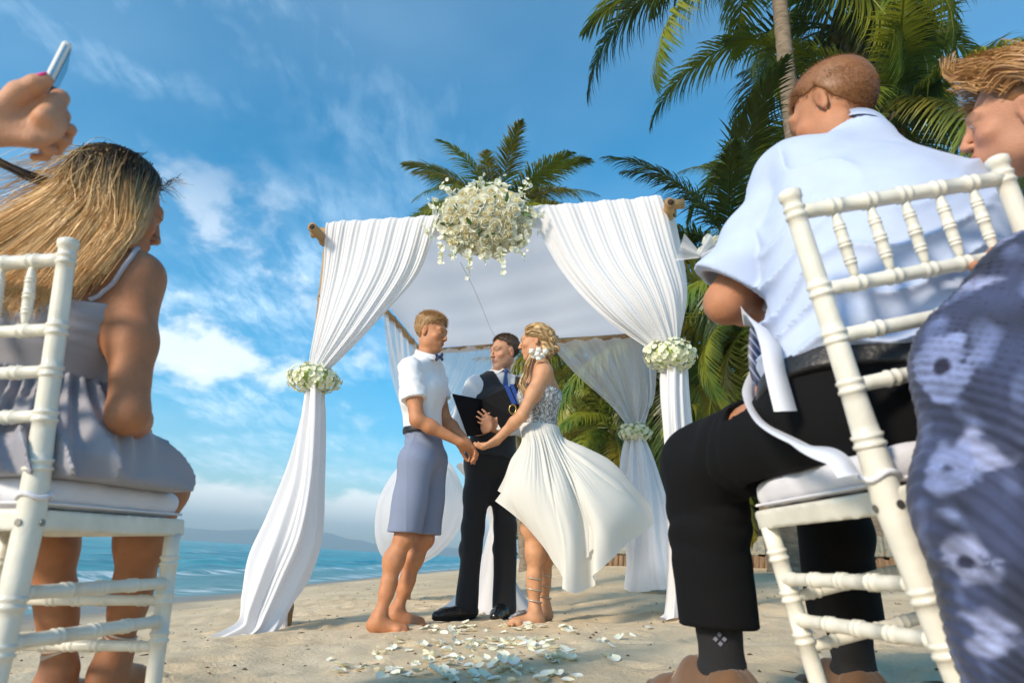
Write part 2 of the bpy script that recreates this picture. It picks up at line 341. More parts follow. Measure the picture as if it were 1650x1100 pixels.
bl = box((0, 0, 0), 1, 1, 1)
def rock_mesh(seed, name):
    r = np.random.default_rng(seed); n = 5
    pts = []
    import itertools
    import bmesh
    bm = bmesh.new(); bmesh.ops.create_cube(bm, size=1); bmesh.ops.bevel(bm, geom=bm.edges[:], offset=.07, segments=1, affect='EDGES')
    for v in bm.verts: v.co += Vector(r.normal(size=3) * .02)
    me = bpy.data.meshes.new(name); bm.to_mesh(me); bm.free(); me.materials.append(M_stone); return me
stones = [rock_mesh(50 + i, 'wall_stone') for i in range(4)]
def top_z(s):
    q = wall_at(s); return sand_base(q[0], q[1]) * .5 + .17
L_ = s_[-1]; s = .1; k = 0
lv, lf = tube([[0, 0, -.35], [0, 0, .0], [0, 0, .2]], [.055, .052, .05], 8); log_me = newmesh('log', lv, lf); log_me.materials.append(M_log)
while s < min(L_, 9.5):
    a, b2 = wall_at(s), wall_at(s + .05); ang = math.atan2(b2[1] - a[1], b2[0] - a[0]); w_ = random.uniform(.38, .6)
    c = wall_at(s + w_ / 2); o = bpy.data.objects.new('stone', stones[k % 4]); COL.objects.link(o); o.parent = wall
    h_ = random.uniform(.25, .30); o.scale = (w_ * .985, .26, h_); o.rotation_euler = (0, 0, ang); z0 = sand_base(c[0], c[1]) + .20
    o.location = Vector((c[0], c[1], z0 + h_ / 2)) - Vector(wall.location); s += w_; k += 1
s = .1
while s < min(L_, 9.5):
    c = wall_at(s); nn = wall_at(s + .05) - wall_at(s - .05); nn = norm([nn[1], -nn[0], 0]); nn = -nn if nn[1] > 0 else nn
    o = bpy.data.objects.new('log', log_me); COL.objects.link(o); o.parent = wall; q = c + nn * .10
    o.location = Vector((q[0], q[1], sand_base(c[0], c[1]) + random.uniform(-.02, .0))) - Vector(wall.location); o.rotation_euler = (random.uniform(-.04, .04), random.uniform(-.04, .04), random.uniform(0, 6)); o.scale = (1, 1, random.uniform(.92, 1.02)); s += .106
# soil terrace behind the wall
tv = []; n = 60
for i in range(n):
    q = wall_at(i / (n - 1) * L_); out = norm([.55, .83, 0])
    for d in np.linspace(0.0, 1, 12): 
        w = q + out * (d ** 2 * 60 + .02); tv.append([w[0], w[1], sand_base(q[0], q[1]) + .30 + .05 * math.sin(w[0] * 3) * math.cos(w[1] * 2.3) * (d > 0) + .5 * d])
mk('garden_ground', np.array(tv), grid_faces(n, 12), M_soil, kind='structure')
# ---- sea air: one even volume round everything, so that the far hills fade
hm = bpy.data.materials.new('sea_haze'); hm.use_nodes = True; t = hm.node_tree; t.nodes.clear(); pv = t.nodes.new('ShaderNodeVolumePrincipled'); pv.inputs['Density'].default_value = 4.4e-4; pv.inputs['Color'].default_value = (.78, .95, 1.0, 1); pv.inputs['Anisotropy'].default_value = .2
om = t.nodes.new('ShaderNodeOutputMaterial'); t.links.new(pv.outputs[0], om.inputs['Volume'])
v, f = box((-300, 2900, 330), 13000, 6600, 1400)
v[:, 2] = np.where(v[:, 2] > 330, 210, -40)
mk('haze', v, f, hm, smooth=False, kind='stuff')
# ================================================================== IMPLICIT BODY TOOLS
BIG = 1e3
def f32(a): return np.asarray(a, np.float32)
class Cap:                                     # tapered capsule; ax/sq squash it along one axis
    def __init__(s, a, b, r1, r2=None, k=.02, ax=None, sq=1., sub=False, seg=0):
        s.a = f32(a); s.b = f32(b); s.r1 = r1; s.r2 = r1 if r2 is None else r2; s.k = k; s.ax = None if ax is None else f32(norm(ax)); s.sq = sq; s.sub = sub
        rm = max(s.r1, s.r2) * max(1, sq) + .005; s.lo = np.minimum(s.a, s.b) - rm; s.hi = np.maximum(s.a, s.b) + rm; s.off = 0
    def __call__(s, p):
        pa = p - s.a; ba = s.b - s.a
        if s.ax is not None:
            pa = pa + np.outer(pa @ s.ax * (1 / s.sq - 1), s.ax); ba = ba + s.ax * (ba @ s.ax) * (1 / s.sq - 1)
        t = np.clip(pa @ ba / (ba @ ba + 1e-9), 0, 1); q = pa - t[:, None] * ba
        d = np.sqrt(np.einsum('ij,ij->i', q, q)) - (s.r1 + (s.r2 - s.r1) * t)
        return d * (1 if s.sq >= 1 or s.ax is None else s.sq)
class Ell:
    def __init__(s, c, r, M=None, k=.02, sub=False):
        s.c = f32(c); s.r = f32(r); s.M = None if M is None else f32(M); s.k = k; s.sub = sub; m = max(r) + .005; s.lo = s.c - m; s.hi = s.c + m
    def __call__(s, p):
        q = p - s.c
        if s.M is not None: q = q @ s.M        # columns of M are local axes
        q = q / s.r; k0 = np.sqrt(np.einsum('ij,ij->i', q, q)); q = q / s.r; k1 = np.sqrt(np.einsum('ij,ij->i', q, q)) + 1e-9
        return k0 * (k0 - 1) / k1
def ev(prims, p, cull=True):
    d = np.full(len(p), 1., np.float32)
    if cull: px, py, pz = (np.ascontiguousarray(p[:, k]) for k in range(3))
    for q in prims:
        if cull:
            m = .07 + q.k
            l, h = q.lo - m, q.hi + m; i = np.nonzero((px > l[0]) & (px < h[0]) & (py > l[1]) & (py < h[1]) & (pz > l[2]) & (pz < h[2]))[0]
            if not len(i): continue
            e = q(p[i]); o = d[i]
        else: i = slice(None); e = q(p); o = d
        k = max(q.k, 1e-4)
        if q.sub:
            h = np.clip(.5 - .5 * (o + e) / k, 0, 1); d[i] = o + (-e - o) * h + k * h * (1 - h)
        else:
            h = np.clip(.5 + .5 * (o - e) / k, 0, 1); d[i] = o + (e - o) * h - k * h * (1 - h)
    return d
def bounds(prims, m=.03):
    lo = np.min([q.lo for q in prims if not q.sub], 0) - m; hi = np.max([q.hi for q in prims if not q.sub], 0) + m; return lo, hi
def polygonise(fn, lo, hi, h):
    """surface nets on the blocks that the surface passes through"""
    lo = np.asarray(lo, float); B = 8; nb = np.ceil((np.asarray(hi) - lo) / (h * B)).astype(int) + 1; n = nb * B
    g = np.stack(np.meshgrid(*[np.arange(k) for k in nb], indexing='ij'), -1).reshape(-1, 3)
    cen = (lo + (g * B + B / 2) * h).astype(np.float32); dc = fn(cen, False)
    act = np.abs(dc) < h * B * .5 * 1.75 + .03
    F = np.repeat(np.repeat(np.repeat(np.where(dc < 0, -1, 1).astype(np.float32).reshape(nb), B, 0), B, 1), B, 2)
    ga = g[act]; l = np.stack(np.meshgrid(*[np.arange(B)] * 3, indexing='ij'), -1).reshape(-1, 3)
    idx = (ga[:, None, :] * B + l[None]).reshape(-1, 3)
    pts = (lo + idx * h).astype(np.float32); out = np.empty(len(pts), np.float32)
    for s in range(0, len(pts), 400000): out[s:s + 400000] = fn(pts[s:s + 400000], True)
    F[idx[:, 0], idx[:, 1], idx[:, 2]] = out
    F[0], F[-1], F[:, 0], F[:, -1], F[:, :, 0], F[:, :, -1] = 1, 1, 1, 1, 1, 1
    ins = F < 0; c = ins[:-1, :-1, :-1].astype(np.int8)
    tot = np.zeros_like(c)
    for dx in (0, 1):
        for dy in (0, 1):
            for dz in (0, 1): tot += ins[dx:n[0] - 1 + dx, dy:n[1] - 1 + dy, dz:n[2] - 1 + dz]
    cells = np.argwhere((tot > 0) & (tot < 8)); ids = -np.ones(tot.shape, np.int64); ids[cells[:, 0], cells[:, 1], cells[:, 2]] = np.arange(len(cells))
    acc = np.zeros((len(cells), 3)); cnt = np.zeros(len(cells))
    cor = np.array([[x, y, z] for x in (0, 1) for y in (0, 1) for z in (0, 1)])
    for a in range(8):
        for ax in range(3):
            if cor[a][ax]: continue
            b = cor[a].copy(); b[ax] = 1; A_ = cells + cor[a]; B_ = cells + b
            fa = F[A_[:, 0], A_[:, 1], A_[:, 2]]; fb = F[B_[:, 0], B_[:, 1], B_[:, 2]]; m = (fa < 0) != (fb < 0); t = np.clip(fa[m] / (fa[m] - fb[m]), 0, 1)
            acc[m] += cor[a]; acc[m, ax] += t; cnt[m] += 1
    V = lo + (cells + acc / cnt[:, None]) * h; Q = []
    for ax in range(3):
        s0 = [slice(1, None)] * 3; s0[ax] = slice(0, -1)
        a = ins[tuple(s0)]; s1 = list(s0); s1[ax] = slice(1, None); b = ins[tuple(s1)]
        e = np.argwhere(a != b); 
        if not len(e): continue
        off = np.ones(3, int); off[ax] = 0; e = e + off; flip = ins[e[:, 0], e[:, 1], e[:, 2]]
        u, v = [(1, 2), (2, 0), (0, 1)][ax]; du = np.zeros(3, int); du[u] = 1; dv = np.zeros(3, int); dv[v] = 1
        m = (e < np.array(tot.shape)).all(1); e = e[m]; flip = flip[m]
        q = [ids[tuple((e - x).T)] for x in (0 * du, du, du + dv, dv)]; q = np.stack(q, 1); ok = (q >= 0).all(1); q = q[ok]; flip = flip[ok]
        q[~flip] = q[~flip][:, ::-1]; Q.append(q)
    return V, np.vstack(Q)[:, ::-1]
def solid(name, fn, lo, hi, h, m, parent=None, color=None, **t):
    V, Fc = polygonise(fn, lo, hi, h); me = newmesh(name, V, Fc)
    if color is not None: setcol(me, color(V.astype(np.float32)))
    return link(name, me, m, parent, **t)
# ---- anatomy
class Frame:
    """local axes: x = the person's left, y = forward, z = up"""
    def __init__(s, o, fwd, up=(0, 0, 1), size=1.):
        s.o = np.asarray(o, float); u = norm(up); f = norm(np.asarray(fwd, float) - u * (np.asarray(fwd, float) @ u)); s.M = np.stack([np.cross(u, f), f, u], 1); s.s = size
        s.M[:, 0] = -np.cross(f, u) * 1.0; s.M[:, 0] = np.cross(u, f)
    def __call__(s, x, y, z): return s.o + s.M @ (np.array([x, y, z]) * s.s)
def head_prims(H, sex='m', age=0, beard=0):
    s = H.s; M = H.M; q = []
    def E(c, r, k=.015, sub=False): q.append(Ell(H(*c), np.array(r) * s, M, k * s, sub))
    def C(a, b, r1, r2=None, k=.01, sub=False): q.append(Cap(H(*a), H(*b), r1 * s, None if r2 is None else r2 * s, k * s, sub=sub))
    w = 1. if sex == 'm' else .94
    E((0, -.018, .038), (.075, .094, .080), .01); E((0, .028, -.02), (.064 * w, .062, .083), .03)
    E((0, .032, -.070), (.050 * w, .050, .040), .03); E((0, .072, -.097), (.020 * w, .017, .015), .03)
    for x in (-1, 1):
        E((x * .050 * w, .0, -.062), (.014, .034, .026), .03)            # jaw angle
        C((x * .012, .088, .030), (x * .045, .072, .028), .012 if sex == 'm' else .009, k=.016)
        E((x * .041, .062, -.022), (.022, .020, .017), .02)               # cheekbone
        E((x * .032, .104, .012), (.020, .017, .012), .012, True)         # socket
        E((x * .032, .078, .011), (.0145, .012, .0115), .004)             # lids over the eyeball
    C((0, .090, .018), (0, .110, -.022), .0065, .0095, .010)
    for x in (-1, 1): E((x * .011, .100, -.027), (.0085, .010, .007), .007)
    E((0, .082, -.055), (.026, .018, .018), .012)
    E((0, .0955, -.0505), (.021, .0075, .0055), .005); E((0, .0945, -.0615), (.018, .0085, .0062), .005)
    E((0, .104, -.056), (.022, .009, .0013), .003, True)
    for x in (-1, 1):
        E((x * .077 * w, -.008, -.004), (.0075, .017, .031), .006); E((x * .084 * w, -.002, .000), (.005, .009, .017), .004, True)
        E((x * .076 * w, -.006, -.030), (.007, .009, .010), .006)
    return q
def face_color(H, skin, lip=(.33, .09, .07), brow=(.12, .07, .035), stub=None, blush=.12):
    s = H.s
    def fn(V):
        q = (V - H.o) @ H.M / s; C = np.tile(np.array(skin, np.float32), (len(V), 1))
        def blend(m, c): C[:] = C * (1 - m[:, None]) + np.array(c) * m[:, None]
        def g(c, r): return np.exp(-(((q - np.array(c)) / np.array(r)) ** 2).sum(1) * 1.2)
        blend(np.clip(g((.045, .07, -.03), (.025, .05, .022)) + g((-.045, .07, -.03), (.025, .05, .022)), 0, 1) * blush * 2, (skin[0] * 1.05, skin[1] * .6, skin[2] * .55))
        if stub is not None:
            m = sst(-.028, -.05, q[:, 2]) * sst(-.02, .03, q[:, 1]) * (q[:, 2] > -.13) * .45; blend(m, stub)
        m = np.clip(g((0, .1, -.0505), (.020, .03, .0052)) + g((0, .1, -.0615), (.017, .03, .0058)), 0, 1) * (q[:, 1] > .07); blend(np.clip(m * 1.5, 0, 1), lip)
        blend(np.exp(-((q[:, 2] + .056) / .0016) ** 2) * (abs(q[:, 0]) < .021) * (q[:, 1] > .07) * .8, (.06, .015, .012))
        for x in (-1, 1):
            t = np.clip((q[:, 0] * x - .013) / .034, 0, 1); arc = .030 + .006 * np.sin(t * 2.2) - .004 * t
            m = np.exp(-((q[:, 2] - arc) / .0042) ** 2) * (q[:, 0] * x > .010) * (q[:, 0] * x < .052) * (q[:, 1] > .045); blend(np.clip(m, 0, 1) * .85, brow)
            m = np.exp(-(((q[:, 0] - x * .032) / .017) ** 2 + ((q[:, 2] - .0135) / .0045) ** 2) ** 2) * (q[:, 1] > .06); blend(m * .75, (.05, .03, .02))
            blend(np.exp(-(((q[:, 0] - x * .011) / .004) ** 2 + ((q[:, 2] + .034) / .003) ** 2)) * (q[:, 1] > .09) * .7, (.08, .03, .02))
            m = np.exp(-(((q - np.array((x * .082, -.004, -.002))) / (.012, .012, .02)) ** 2).sum(1)) * .5; blend(m, (skin[0] * .9, skin[1] * .55, skin[2] * .5))
        return C
    return fn
M_eye = mat('eye_white', (.42, .38, .34), .2); M_iris = mat('iris', (.035, .05, .06), .1)
def eyes(H, parent, look=(0, 1, 0), closed=False):
    for x in (-1, 1):
        c = H(x * .032, .0795, .0100); v, f = sphere(c, .0100 * H.s, 10, 14); e = mk('eye', v, f, M_eye, parent)
        d = norm(H.M @ norm(look)); v, f = sphere(c + d * .0050 * H.s, .0056 * H.s, 6, 10); mk('iris', v, f, M_iris, parent)
def sphere(c, r, n=8, m=12, M=None):
    V = []; r = np.broadcast_to(np.asarray(r, float), (3,))
    for i in range(n + 1):
        t = math.pi * i / n
        for j in range(m): V.append([math.sin(t) * math.cos(2 * math.pi * j / m), math.sin(t) * math.sin(2 * math.pi * j / m), math.cos(t)])
    V = np.array(V) * r
    if M is not None: V = V @ np.asarray(M).T
    return V + np.asarray(c), [(i * m + j, (i + 1) * m + j, (i + 1) * m + (j + 1) % m, i * m + (j + 1) % m) for i in range(n) for j in range(m)]
def hand_prims(w, d, nrm, thumb, s=1., curl=(.5, .6, .4), fan=.12, th=None, per=None):
    """w wrist, d towards knuckles, nrm out of the palm, thumb = side the thumb is on"""
    d = norm(d); nrm = norm(np.asarray(nrm) - d * (np.asarray(nrm) @ d)); sd = np.cross(d, nrm); sd = sd if sd @ np.asarray(thumb) > 0 else -sd
    w = np.asarray(w, float); q = [Cap(w, w + d * .03 * s, .026 * s, .027 * s, .015, nrm, .72), Cap(w + d * .035 * s, w + d * .078 * s, .036 * s, .039 * s, .015, nrm, .36)]
    q.append(Ell(w + d * .035 * s + sd * .026 * s + nrm * .010 * s, np.array([.016, .030, .014]) * s, np.stack([sd, d, nrm], 1), .014))
    L = [.074, .082, .076, .060]; off = [.029, .010, -.010, -.028]; base = [.080, .086, .082, .074]; R = [.0088, .0090, .0085, .0075]; tips = []
    for i in range(4):
        c = per[i] if per else curl; o = w + d * base[i] * s + sd * off[i] * s; q.append(Cap(w + d * .05 * s + sd * off[i] * .8 * s, o, .010 * s, .0105 * s, .006)); a = 0; p = o; dd = norm(d + sd * fan * (off[i] / .03))
        for k, fr in enumerate((.45, .31, .24)):
            a += c[k]; v = dd * math.cos(a) + nrm * math.sin(a); e = p + v * L[i] * fr * s; rr = R[i] * (1 - .1 * k) * s
            q.append(Cap(p, e, rr * 1.02, rr * .93, .0025 if k == 0 else .004)); p = e
        tips.append((p, v))
    p = w + d * .028 * s + sd * .030 * s + nrm * .006 * s; tv = th or ((.62, .70, .35), (.85, .35, .40), (.95, .05, .30)); tl = (.040, .034, .026); tr = (.0135, .0108, .0095)
    for k in range(3):
        v = norm(d * tv[k][0] + sd * tv[k][1] + nrm * tv[k][2]); e = p + v * tl[k] * s; q.append(Cap(p, e, tr[k] * s, tr[k] * .9 * s, .006 if k == 0 else .004)); p = e
    tips.append((p, v)); return q, tips
def foot_prims(ank, toe, s=1., sole=None, heelup=0):
    """ankle joint, direction of the toes"""
    a = np.asarray(ank, float); d = norm([toe[0], toe[1], 0]); sd = np.array([-d[1], d[0], 0]); up = np.array([0, 0, 1.]); h = .075 * s if sole is None else a[2] - sole
    g = lambda f, l, u: a + d * f * s + sd * l * s + up * (u * s - h)
    q = [Cap(a, g(-.005, 0, .05), .036 * s, .040 * s, .03), Cap(g(-.035, 0, .032), g(-.02, 0, .05), .031 * s, .03 * s, .03), Cap(g(0, 0, .045), g(.13, 0, .022), .036 * s, .021 * s, .03), Cap(g(.0, .0, .022), g(.12, .0, .020), .024 * s, .020 * s, .03), Cap(g(.10, -.025, .019), g(.10, .025, .019), .020 * s, .020 * s, .02)]
    for i in range(5):
        l = -.034 + .017 * i; q.append(Cap(g(.135, l, .013), g(.168 - .02 * abs(i - 2) * .6, l * 1.15, .010), .0085 * s, .0085 * s, .003))
    for x in (-1, 1): q.append(Ell(a + sd * x * .030 * s, (.013, .013, .014), None, .015))
    return q
def body_groups(J, sex='m', b=1., tb=1.):
    """J joint dictionary in world space; returns lists of primitives by region"""
    g = {}; L, Rr = J['shL'], J['shR']; lat = norm(L - Rr); up = norm(J['neck'] - (J['hipL'] + J['hipR']) / 2); fwd = norm(np.cross(lat, up)) ; J['lat'] = lat; J['up'] = up; J['fwd'] = -fwd if J.get('flip') else fwd
    f = J['fwd']; hip = (J['hipL'] + J['hipR']) / 2; cen = (L + Rr) / 2; m = sex == 'm'
    sw = np.linalg.norm(L - Rr) / 2
    chest = hip + (cen - hip) * .70; waist = hip + (cen - hip) * .36; pel = hip + (cen - hip) * .05
    b0 = b; b = b * tb
    T = [Cap(pel - lat * .05 * b, pel + lat * .05 * b, .115 * b if m else .115 * b, k=.05), Cap(pel, waist, (.125 if m else .13) * b, (.115 if m else .095) * b, .06, f, .82),
         Cap(waist, chest, (.115 if m else .095) * b, (.135 if m else .115) * b, .07, f, .80), Cap(chest - lat * (sw * .42), chest + lat * (sw * .42), (.115 if m else .098) * b, k=.07),
         Cap(chest + up * .05, cen + up * .005, .12 * b, .075 * b, .06, lat, 1.25), Cap(Rr, L, .052 * b, k=.05), Cap((Rr + L) / 2 - lat * sw * .62, J['neck'] + up * .01, .045 * b, .045 * b, .05), Cap((Rr + L) / 2 + lat * sw * .62, J['neck'] + up * .01, .045 * b, .045 * b, .05)]
    for s_, h in ((1, J['hipL']), (-1, J['hipR'])): T.append(Ell(h - f * .028 * b - up * .01 + lat * 0, (.086 * b,) * 3, None, .04))
    if not m:
        for x in (-1, 1): T.append(Ell(chest + up * .005 + f * .085 * b + lat * x * .068, (.056 * b,) * 3, None, .04))
    else:
        for x in (-1, 1): T.append(Ell(chest + up * .04 + f * .065 * b + lat * x * .07, (.07 * b, .07 * b, .06 * b), None, .05))
    g['torso'] = T; b = b0
    g['neck'] = [Cap(J['neck'] - up * .02, J['headbase'], (.056 if m else .046) * b, (.054 if m else .043) * b, .03)]
    for S in 'LR':
        sh, el, wr = J['sh' + S], J['el' + S], J['wr' + S]; am = 1. if m else .86
        mid = (sh + el) / 2; fm = el + (wr - el) * .3
        g['up' + S] = [Cap(sh, mid, .053 * am * b, .050 * am * b, .05), Cap(mid, el, .050 * am * b, .043 * am * b, .03)]
        g['fo' + S] = [Cap(el, fm, .040 * am * b, .040 * am * b, .025), Cap(fm, wr, .040 * am * b, .026 * am * b, .03, None)]
        hp, kn, an = J['hip' + S], J['kn' + S], J['an' + S]
        g['th' + S] = [Cap(hp, hp + (kn - hp) * .55, .088 * b, .070 * b, .05), Cap(hp + (kn - hp) * .5, kn, .072 * b, .052 * b, .05)]
        back = J.get('calf' + S, -f); c1 = kn + (an - kn) * .30 + norm(back) * .018
        g['sh' + S + 'n'] = [Cap(kn, c1, .050 * b, .053 * b, .035), Cap(c1, kn + (an - kn) * .72 + norm(back) * .004, .053 * b, .035 * b, .05), Cap(kn + (an - kn) * .6, an, .038 * b, .032 * b, .04), Ell(kn - norm(back) * .014, (.043 * b,) * 3, None, .03)]
    return g
def allp(g, *names):
    r = []
    for n in (names or g): r += g[n]
    return r
def hair_blades(fn, lo, hi, h, keep, dirf, n, L, w, seed=0, jit=.22):
    """short hair: thousands of small blades standing on an implicit surface"""
    r = np.random.default_rng(seed); V, Fc = polygonise(fn, lo, hi, h); k = keep(V); V = V[k > r.random(len(V))]
    i = r.integers(0, len(V), n); p = V[i] + r.normal(size=(n, 3)) * h * .5; e = 1e-3
    g = np.stack([fn((p + np.eye(3)[a] * e).astype(np.float32), False) - fn((p - np.eye(3)[a] * e).astype(np.float32), False) for a in range(3)], 1); g /= np.linalg.norm(g, axis=1)[:, None] + 1e-9
    d = dirf(p, g) + r.normal(size=(n, 3)) * jit; d /= np.linalg.norm(d, axis=1)[:, None]; sd = np.cross(d, r.normal(size=(n, 3))); sd /= np.linalg.norm(sd, axis=1)[:, None] + 1e-9
    l = (L(p) if callable(L) else L) * r.uniform(.6, 1.2, n); l = l[:, None]
    p = p - g * .002
    a, b_, c, dd_ = p - sd * w, p + sd * w, p + d * l * .6 + sd * w * .8, p + d * l + g * 0 + sd * 0
    V = np.stack([a, b_, c, dd_], 1).reshape(-1, 3); return V, np.arange(4 * n).reshape(n, 4)
def strands(paths, r0, r1, nseg=3):
    """paths (n,k,3) -> thin 3-sided tubes"""
    p = np.asarray(paths); n, k, _ = p.shape; tg = np.gradient(p, axis=1); tg /= np.linalg.norm(tg, axis=2)[..., None] + 1e-9
    ref = np.array([.3, .5, .81]); s = np.cross(tg, ref); s /= np.linalg.norm(s, axis=2)[..., None] + 1e-9; u = np.cross(tg, s)
    rad = np.linspace(r0, r1, k)[None, :, None]; ring = []
    if nseg == 2:
        w = np.random.default_rng(n).normal(size=(n, 1, 1)) * 1.0; e = s * np.cos(w) + u * np.sin(w); V = np.stack([p - rad * e, p + rad * e], 2).reshape(-1, 3); b = (np.arange(n)[:, None] * k + np.arange(k - 1)[None]).reshape(-1) * 2
        return V, np.stack([b, b + 1, b + 3, b + 2], 1)
    for j in range(3): a = j * 2.0944; ring.append(p + rad * (math.cos(a) * s + math.sin(a) * u))
    V = np.stack(ring, 2).reshape(-1, 3); b = (np.arange(n)[:, None] * k + np.arange(k - 1)[None]).reshape(-1) * 3; F = []
    for j in range(3): F.append(np.stack([b + j, b + (j + 1) % 3, b + 3 + (j + 1) % 3, b + 3 + j], 1))
    return V, np.vstack(F)
# ================================================================== PEOPLE AT THE CANOPY
SK_G = (.50, .215, .10); SK_O = (.50, .26, .16); SK_B = (.55, .275, .145)
M_skin = mat('skin', (.5, .28, .17), .50, attr=True, var=.13, vscale=22, bump=.25, bscale=420, bdetail=5, sss=.12, spec=.4)
def up_(p, z): return np.asarray(p) + np.array([0, 0, z])
wr1 = SNoise(61, 9, 12, (1, 1, .35)); wr2 = SNoise(62, 4.5, 12, (1, 1, .5)); wr3 = SNoise(63, 16, 12)
def cloth_fn(pr, infl, planes=(), wr=.0, wrf=None, hollow=None):
    def fn(p, cull=True):
        d = ev(pr, p, cull) - infl
        if wr: d = d - wr * ((wrf or wr2)(p))
        for c, n in planes: d = np.maximum(d, (p - f32(c)) @ f32(norm(n)))
        if hollow is not None: d = np.maximum(d, hollow(p, cull))
        return d
    return fn
def sunion(fs, k=.01):
    def fn(p, cull=True):
        d = fs[0](p, cull)
        for f in fs[1:]:
            e = f(p, cull); h = np.clip(.5 + .5 * (d - e) / k, 0, 1); d = d + (e - d) * h - k * h * (1 - h)
        return d
    return fn
# ------------------------------------------------------------------ GROOM
def build_groom():
    f = norm([.97, -.24, 0]); J = dict(shR=P(661, 596, 3.84), shL=P(697, 594, 4.17), elR=P(672, 676, 3.80), wrR=P(741, 712, 3.86), elL=P(716, 676, 4.14), wrL=P(752, 712, 4.06),
             hipR=P(671, 742, 3.90), hipL=P(693, 742, 4.10), knR=P(650, 868, 3.92), knL=P(683, 868, 4.10), anR=P(613, 985, 3.90), anL=P(641, 973, 4.10), neck=P(686, 580, 4.0), headbase=P(689, 556, 4.0))
    J['anR'][2] = sz(J['anR'][0], J['anR'][1]) + .085; J['anL'][2] = sz(J['anL'][0], J['anL'][1]) + .085
    J['calfR'] = J['calfL'] = norm([-1, .2, .2])
    g = body_groups(J, 'm', .95, .82)
    H = Frame(P(694.5, 537, 4.0), [.93, -.30, -.10], (.20, -.05, 1), 1.0); g['head'] = head_prims(H, 'm')
    for S in 'RL':
        w = J['wr' + S]; k = P(766, 728, w[1] * .5 + 2.0) - w
        q, _ = hand_prims(w, k, (.35, .15 if S == 'R' else -.3, -.9), (0, .3, .95), 1., (.55, .75, .5), .03, ((.75, .35, .3), (.85, .15, .45), (.9, -.1, .5))); g['hand' + S] = q
        t = P(668, 1018, 3.9) - J['anR'] if S == 'R' else P(694, 1004, 4.1) - J['anL']; a = J['an' + S]; g['foot' + S] = foot_prims(a, t, 1.05, sz(a[0], a[1]))
    pr = allp(g); lo, hi = bounds(pr)
    root = empty('person', (J['anR'][0], J['anR'][1], sz(J['anR'][0], J['anR'][1])), 'barefoot groom in white shirt, navy bow tie and blue grey shorts', 'person')
    fc = face_color(H, SK_G, brow=(.25, .15, .07), lip=(.38, .13, .10))
    solid('body', lambda p, c=True: ev(pr, p, c), lo, hi, .0060, M_skin, root, fc)
    eyes(H, root, (.1, 1, -.1))
    up, lat, fw = J['up'], J['lat'], J['fwd']; waist = P(680, 691, 4.0)
    # shirt
    M_sh = mat('white_shirt_cotton', (.78, .78, .80), .8, bump=.12, bscale=900, sheen=.2)
    nb = J['neck']
    body_f = cloth_fn(allp(g, 'torso'), .016, [(nb + up * .012 + fw * .0, up + fw * .25), (waist, -up - fw * .06)], .0045, wr1)
    sl = []
    for S in 'RL':
        sh, el = J['sh' + S], J['el' + S]; a = norm(el - sh); c = sh + (el - sh) * (.60 if S == 'R' else .62)
        q = [Cap(sh - a * .01, c + a * .05, .070, .074, .04)]
        def slf(p, cull=True, q=q, c=c, a=a, S=S):
            d = ev(q, p, cull) - .003 * wr3(p); return np.maximum(d, (p - f32(c)) @ f32(a))
        sl.append(slf)
    shirt = sunion([body_f] + sl, .015); lo2, hi2 = bounds(allp(g, 'torso', 'upL', 'upR'), .05)
    solid('shirt', shirt, lo2, hi2, .0058, M_sh, root)
    col_ = crom_closed([nb + up * .018 + lat * math.cos(t) * .070 + fw * (math.sin(t) * .070 + .008) + up * (-.026 * math.sin(t)) for t in np.linspace(0, 2 * math.pi, 12, endpoint=False)], 40)
    ring2 = col_ + up * .034 + (nb - col_) * .03; V = np.concatenate([col_ + (col_ - nb) * .12, ring2, ring2 - (ring2 - nb - up * .04) * .06, col_]); n = 40
    F = [(r * n + i, r * n + (i + 1) % n, (r + 1) * n + (i + 1) % n, (r + 1) * n + i) for r in range(3) for i in range(n)]; mk('collar', V, F, M_sh, root)
    # placket buttons
    M_btn = mat('button', (.55, .55, .55), .3)
    # bow tie
    M_bow = mat('navy_satin', (.006, .018, .085), .4, sheen=.3); c = nb + fw * .088 + up * .012; mb = []
    for x in (-1, 1): mb += [Cap(c + lat * x * .012, c + lat * x * .05 + up * .014, .008, .013, .004, fw, .6), Cap(c + lat * x * .012, c + lat * x * .05 - up * .014, .008, .013, .004, fw, .6)]
    mb.append(Ell(c + fw * .004, (.011, .011, .013), None, .003)); lo3, hi3 = bounds(mb, .01); solid('bow_tie', lambda p, cc=True: ev(mb, p, cc), lo3, hi3, .003, M_bow, root)
    # belt
    M_belt = mat('black_belt', (.012, .011, .012), .4)
    bf = cloth_fn(allp(g, 'torso'), .024, [(waist - up * .002, up), (waist - up * .034, -up)]); solid('belt', bf, lo2, hi2, .0058, M_belt, root)
    # shorts
    M_so = mat('chambray_shorts', (.20, .235, .34), .85, var=.28, vscale=420, bump=.15, bscale=700, stretch=(1, 1, 4))
    lg = {S: allp(g, 'torso', 'th' + S) + [Cap(J['hip' + S] - up * .02, J['kn' + S], .078, .090, .04)] for S in 'RL'}
    hemR = P(655, 858, 3.92); low = allp(g, 'shLn', 'shRn', 'thL', 'thR')
